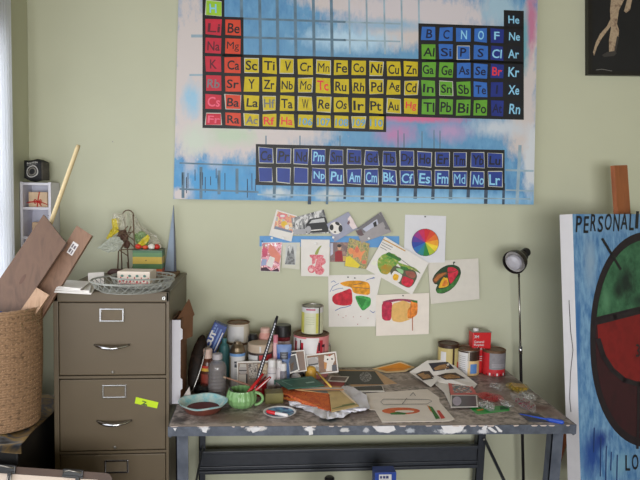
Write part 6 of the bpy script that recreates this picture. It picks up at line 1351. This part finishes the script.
# easel
ew = multi('easel_wood', [(136, 74, 40), (160, 92, 52), (146, 82, 46)], 8, .4, 'LINEAR', (4, 4, .6), distort=.6)
PB = P0-nv*(tck+.004)
def BPt(px, py): return at_pl(px, py, PB, nv)
m0, m1, m2, m3_ = BPt(614.2, 165.5), BPt(627.5, 165), BPt(633.6, 214), BPt(620.4, 214)
ed = ((m3_-m0)+(m2-m1)).normalized(); top_c = (m0+m1)/2; ewid = (m1-m0).length*.97
sdir = (m1-m0).normalized(); ed = (ed-sdir*ed.dot(sdir)).normalized(); Le = (top_c.z-.24)/abs(ed.z)
es = thing('easel', 'brown wooden easel holding the blue canvas', 'easel', V((corg.x, corg.y+.1, 0)))
mb = MB(); mb.prism([top_c-sdir*ewid/2, top_c+sdir*ewid/2, top_c+sdir*ewid/2+ed*Le, top_c-sdir*ewid/2+ed*Le], -nv*.022, ew); mb.build('mast', es)
cc = P0+dnv*chh+ux*cw_/2
def bar(a, b, w, t, name): 
    a, b = V(a), V(b); d = (b-a).normalized(); s_ = d.cross(nv).normalized(); mb = MB()
    mb.prism([a-s_*w/2, a+s_*w/2, b+s_*w/2, b-s_*w/2], -nv*t, ew); return mb.build(name, es)
tray = cc+dnv*.012-nv*.0; MB().prism([cc-ux*.36+dnv*.002+nv*.02, cc+ux*.36+dnv*.002+nv*.02, cc+ux*.36+dnv*.002-nv*.10, cc-ux*.36+dnv*.002-nv*.10], dnv*.022, ew).build('tray', es)
back_ = -nv*(tck+.03)
la = cc-ux*.10+back_-dnv*.75; 
for sg in (-1, 1):
    a = cc+ux*.06*sg+back_-dnv*.8; b = V((cc.x, cc.y, 0))+ux*.26*sg+back_+nh*.02; b.z = .003; bar(a, b, .045, .022, 'leg')
a = cc+back_-nv*.025-dnv*.7; b = V((a.x-nh.x*.26, min(a.y-nh.y*.26, -.06), .004)); MB().tube([a, b], .018, ew, 4).build('leg', es)
bar(cc-ux*.2+back_+dnv*.1, cc+ux*.2+back_+dnv*.1, .04, .02, 'crossbar')

# ------------------------------------------------------------------ light
def area(name, loc, rot, sx, sy, power, col):
    l = bpy.data.lights.new(name, 'AREA'); l.shape = 'RECTANGLE'; l.size = sx; l.size_y = sy; l.energy = power; l.color = col
    o = bpy.data.objects.new(name, l); COL.objects.link(o); o.location = loc; o.rotation_euler = rot; return o
area('window_daylight', (LX-.10, (wy0+wy1)/2, (wz0+wz1)/2), (0, -math.pi/2, 0), wz1-wz0, wy1-wy0, 40, (.97, .98, 1))
area('rear_window_daylight', ((rx0+rx1)/2, BY+.01, (rz0+rz1)/2), (math.pi/2, 0, 0), rx1-rx0, rz1-rz0, 158, (.98, .985, 1))
w = bpy.data.worlds.new('sky'); SC.world = w; w.use_nodes = True
bgn = w.node_tree.nodes['Background']; bgn.inputs[0].default_value = (.8, .88, 1, 1); bgn.inputs[1].default_value = 1.0
vs_ = SC.view_settings; vs_.view_transform = 'Standard'; vs_.look = 'None'; vs_.gamma = 1; vs_.use_curve_mapping = False; vs_.exposure = -.08

# things of one kind share a group
GR = dict(paint_can='paint cans on the table', watercolour_sketch='watercolour sketches', photo_print='photo prints', bead_packet='bead packets on the table', wire_basket='nested wire baskets', wooden_board='boards in the basket', wooden_offcut='wood offcuts in the basket', paint_brush='brushes in the green mug', sample_bottle='small white-capped bottles', black_poster='black sheets on the table', cardboard_sheet='cardboard sheets on the table')
for o in list(bpy.data.objects):
    k = o.name.split('.')[0]
    if o.parent is None and k in GR and o.get('label'): o['group'] = GR[k]
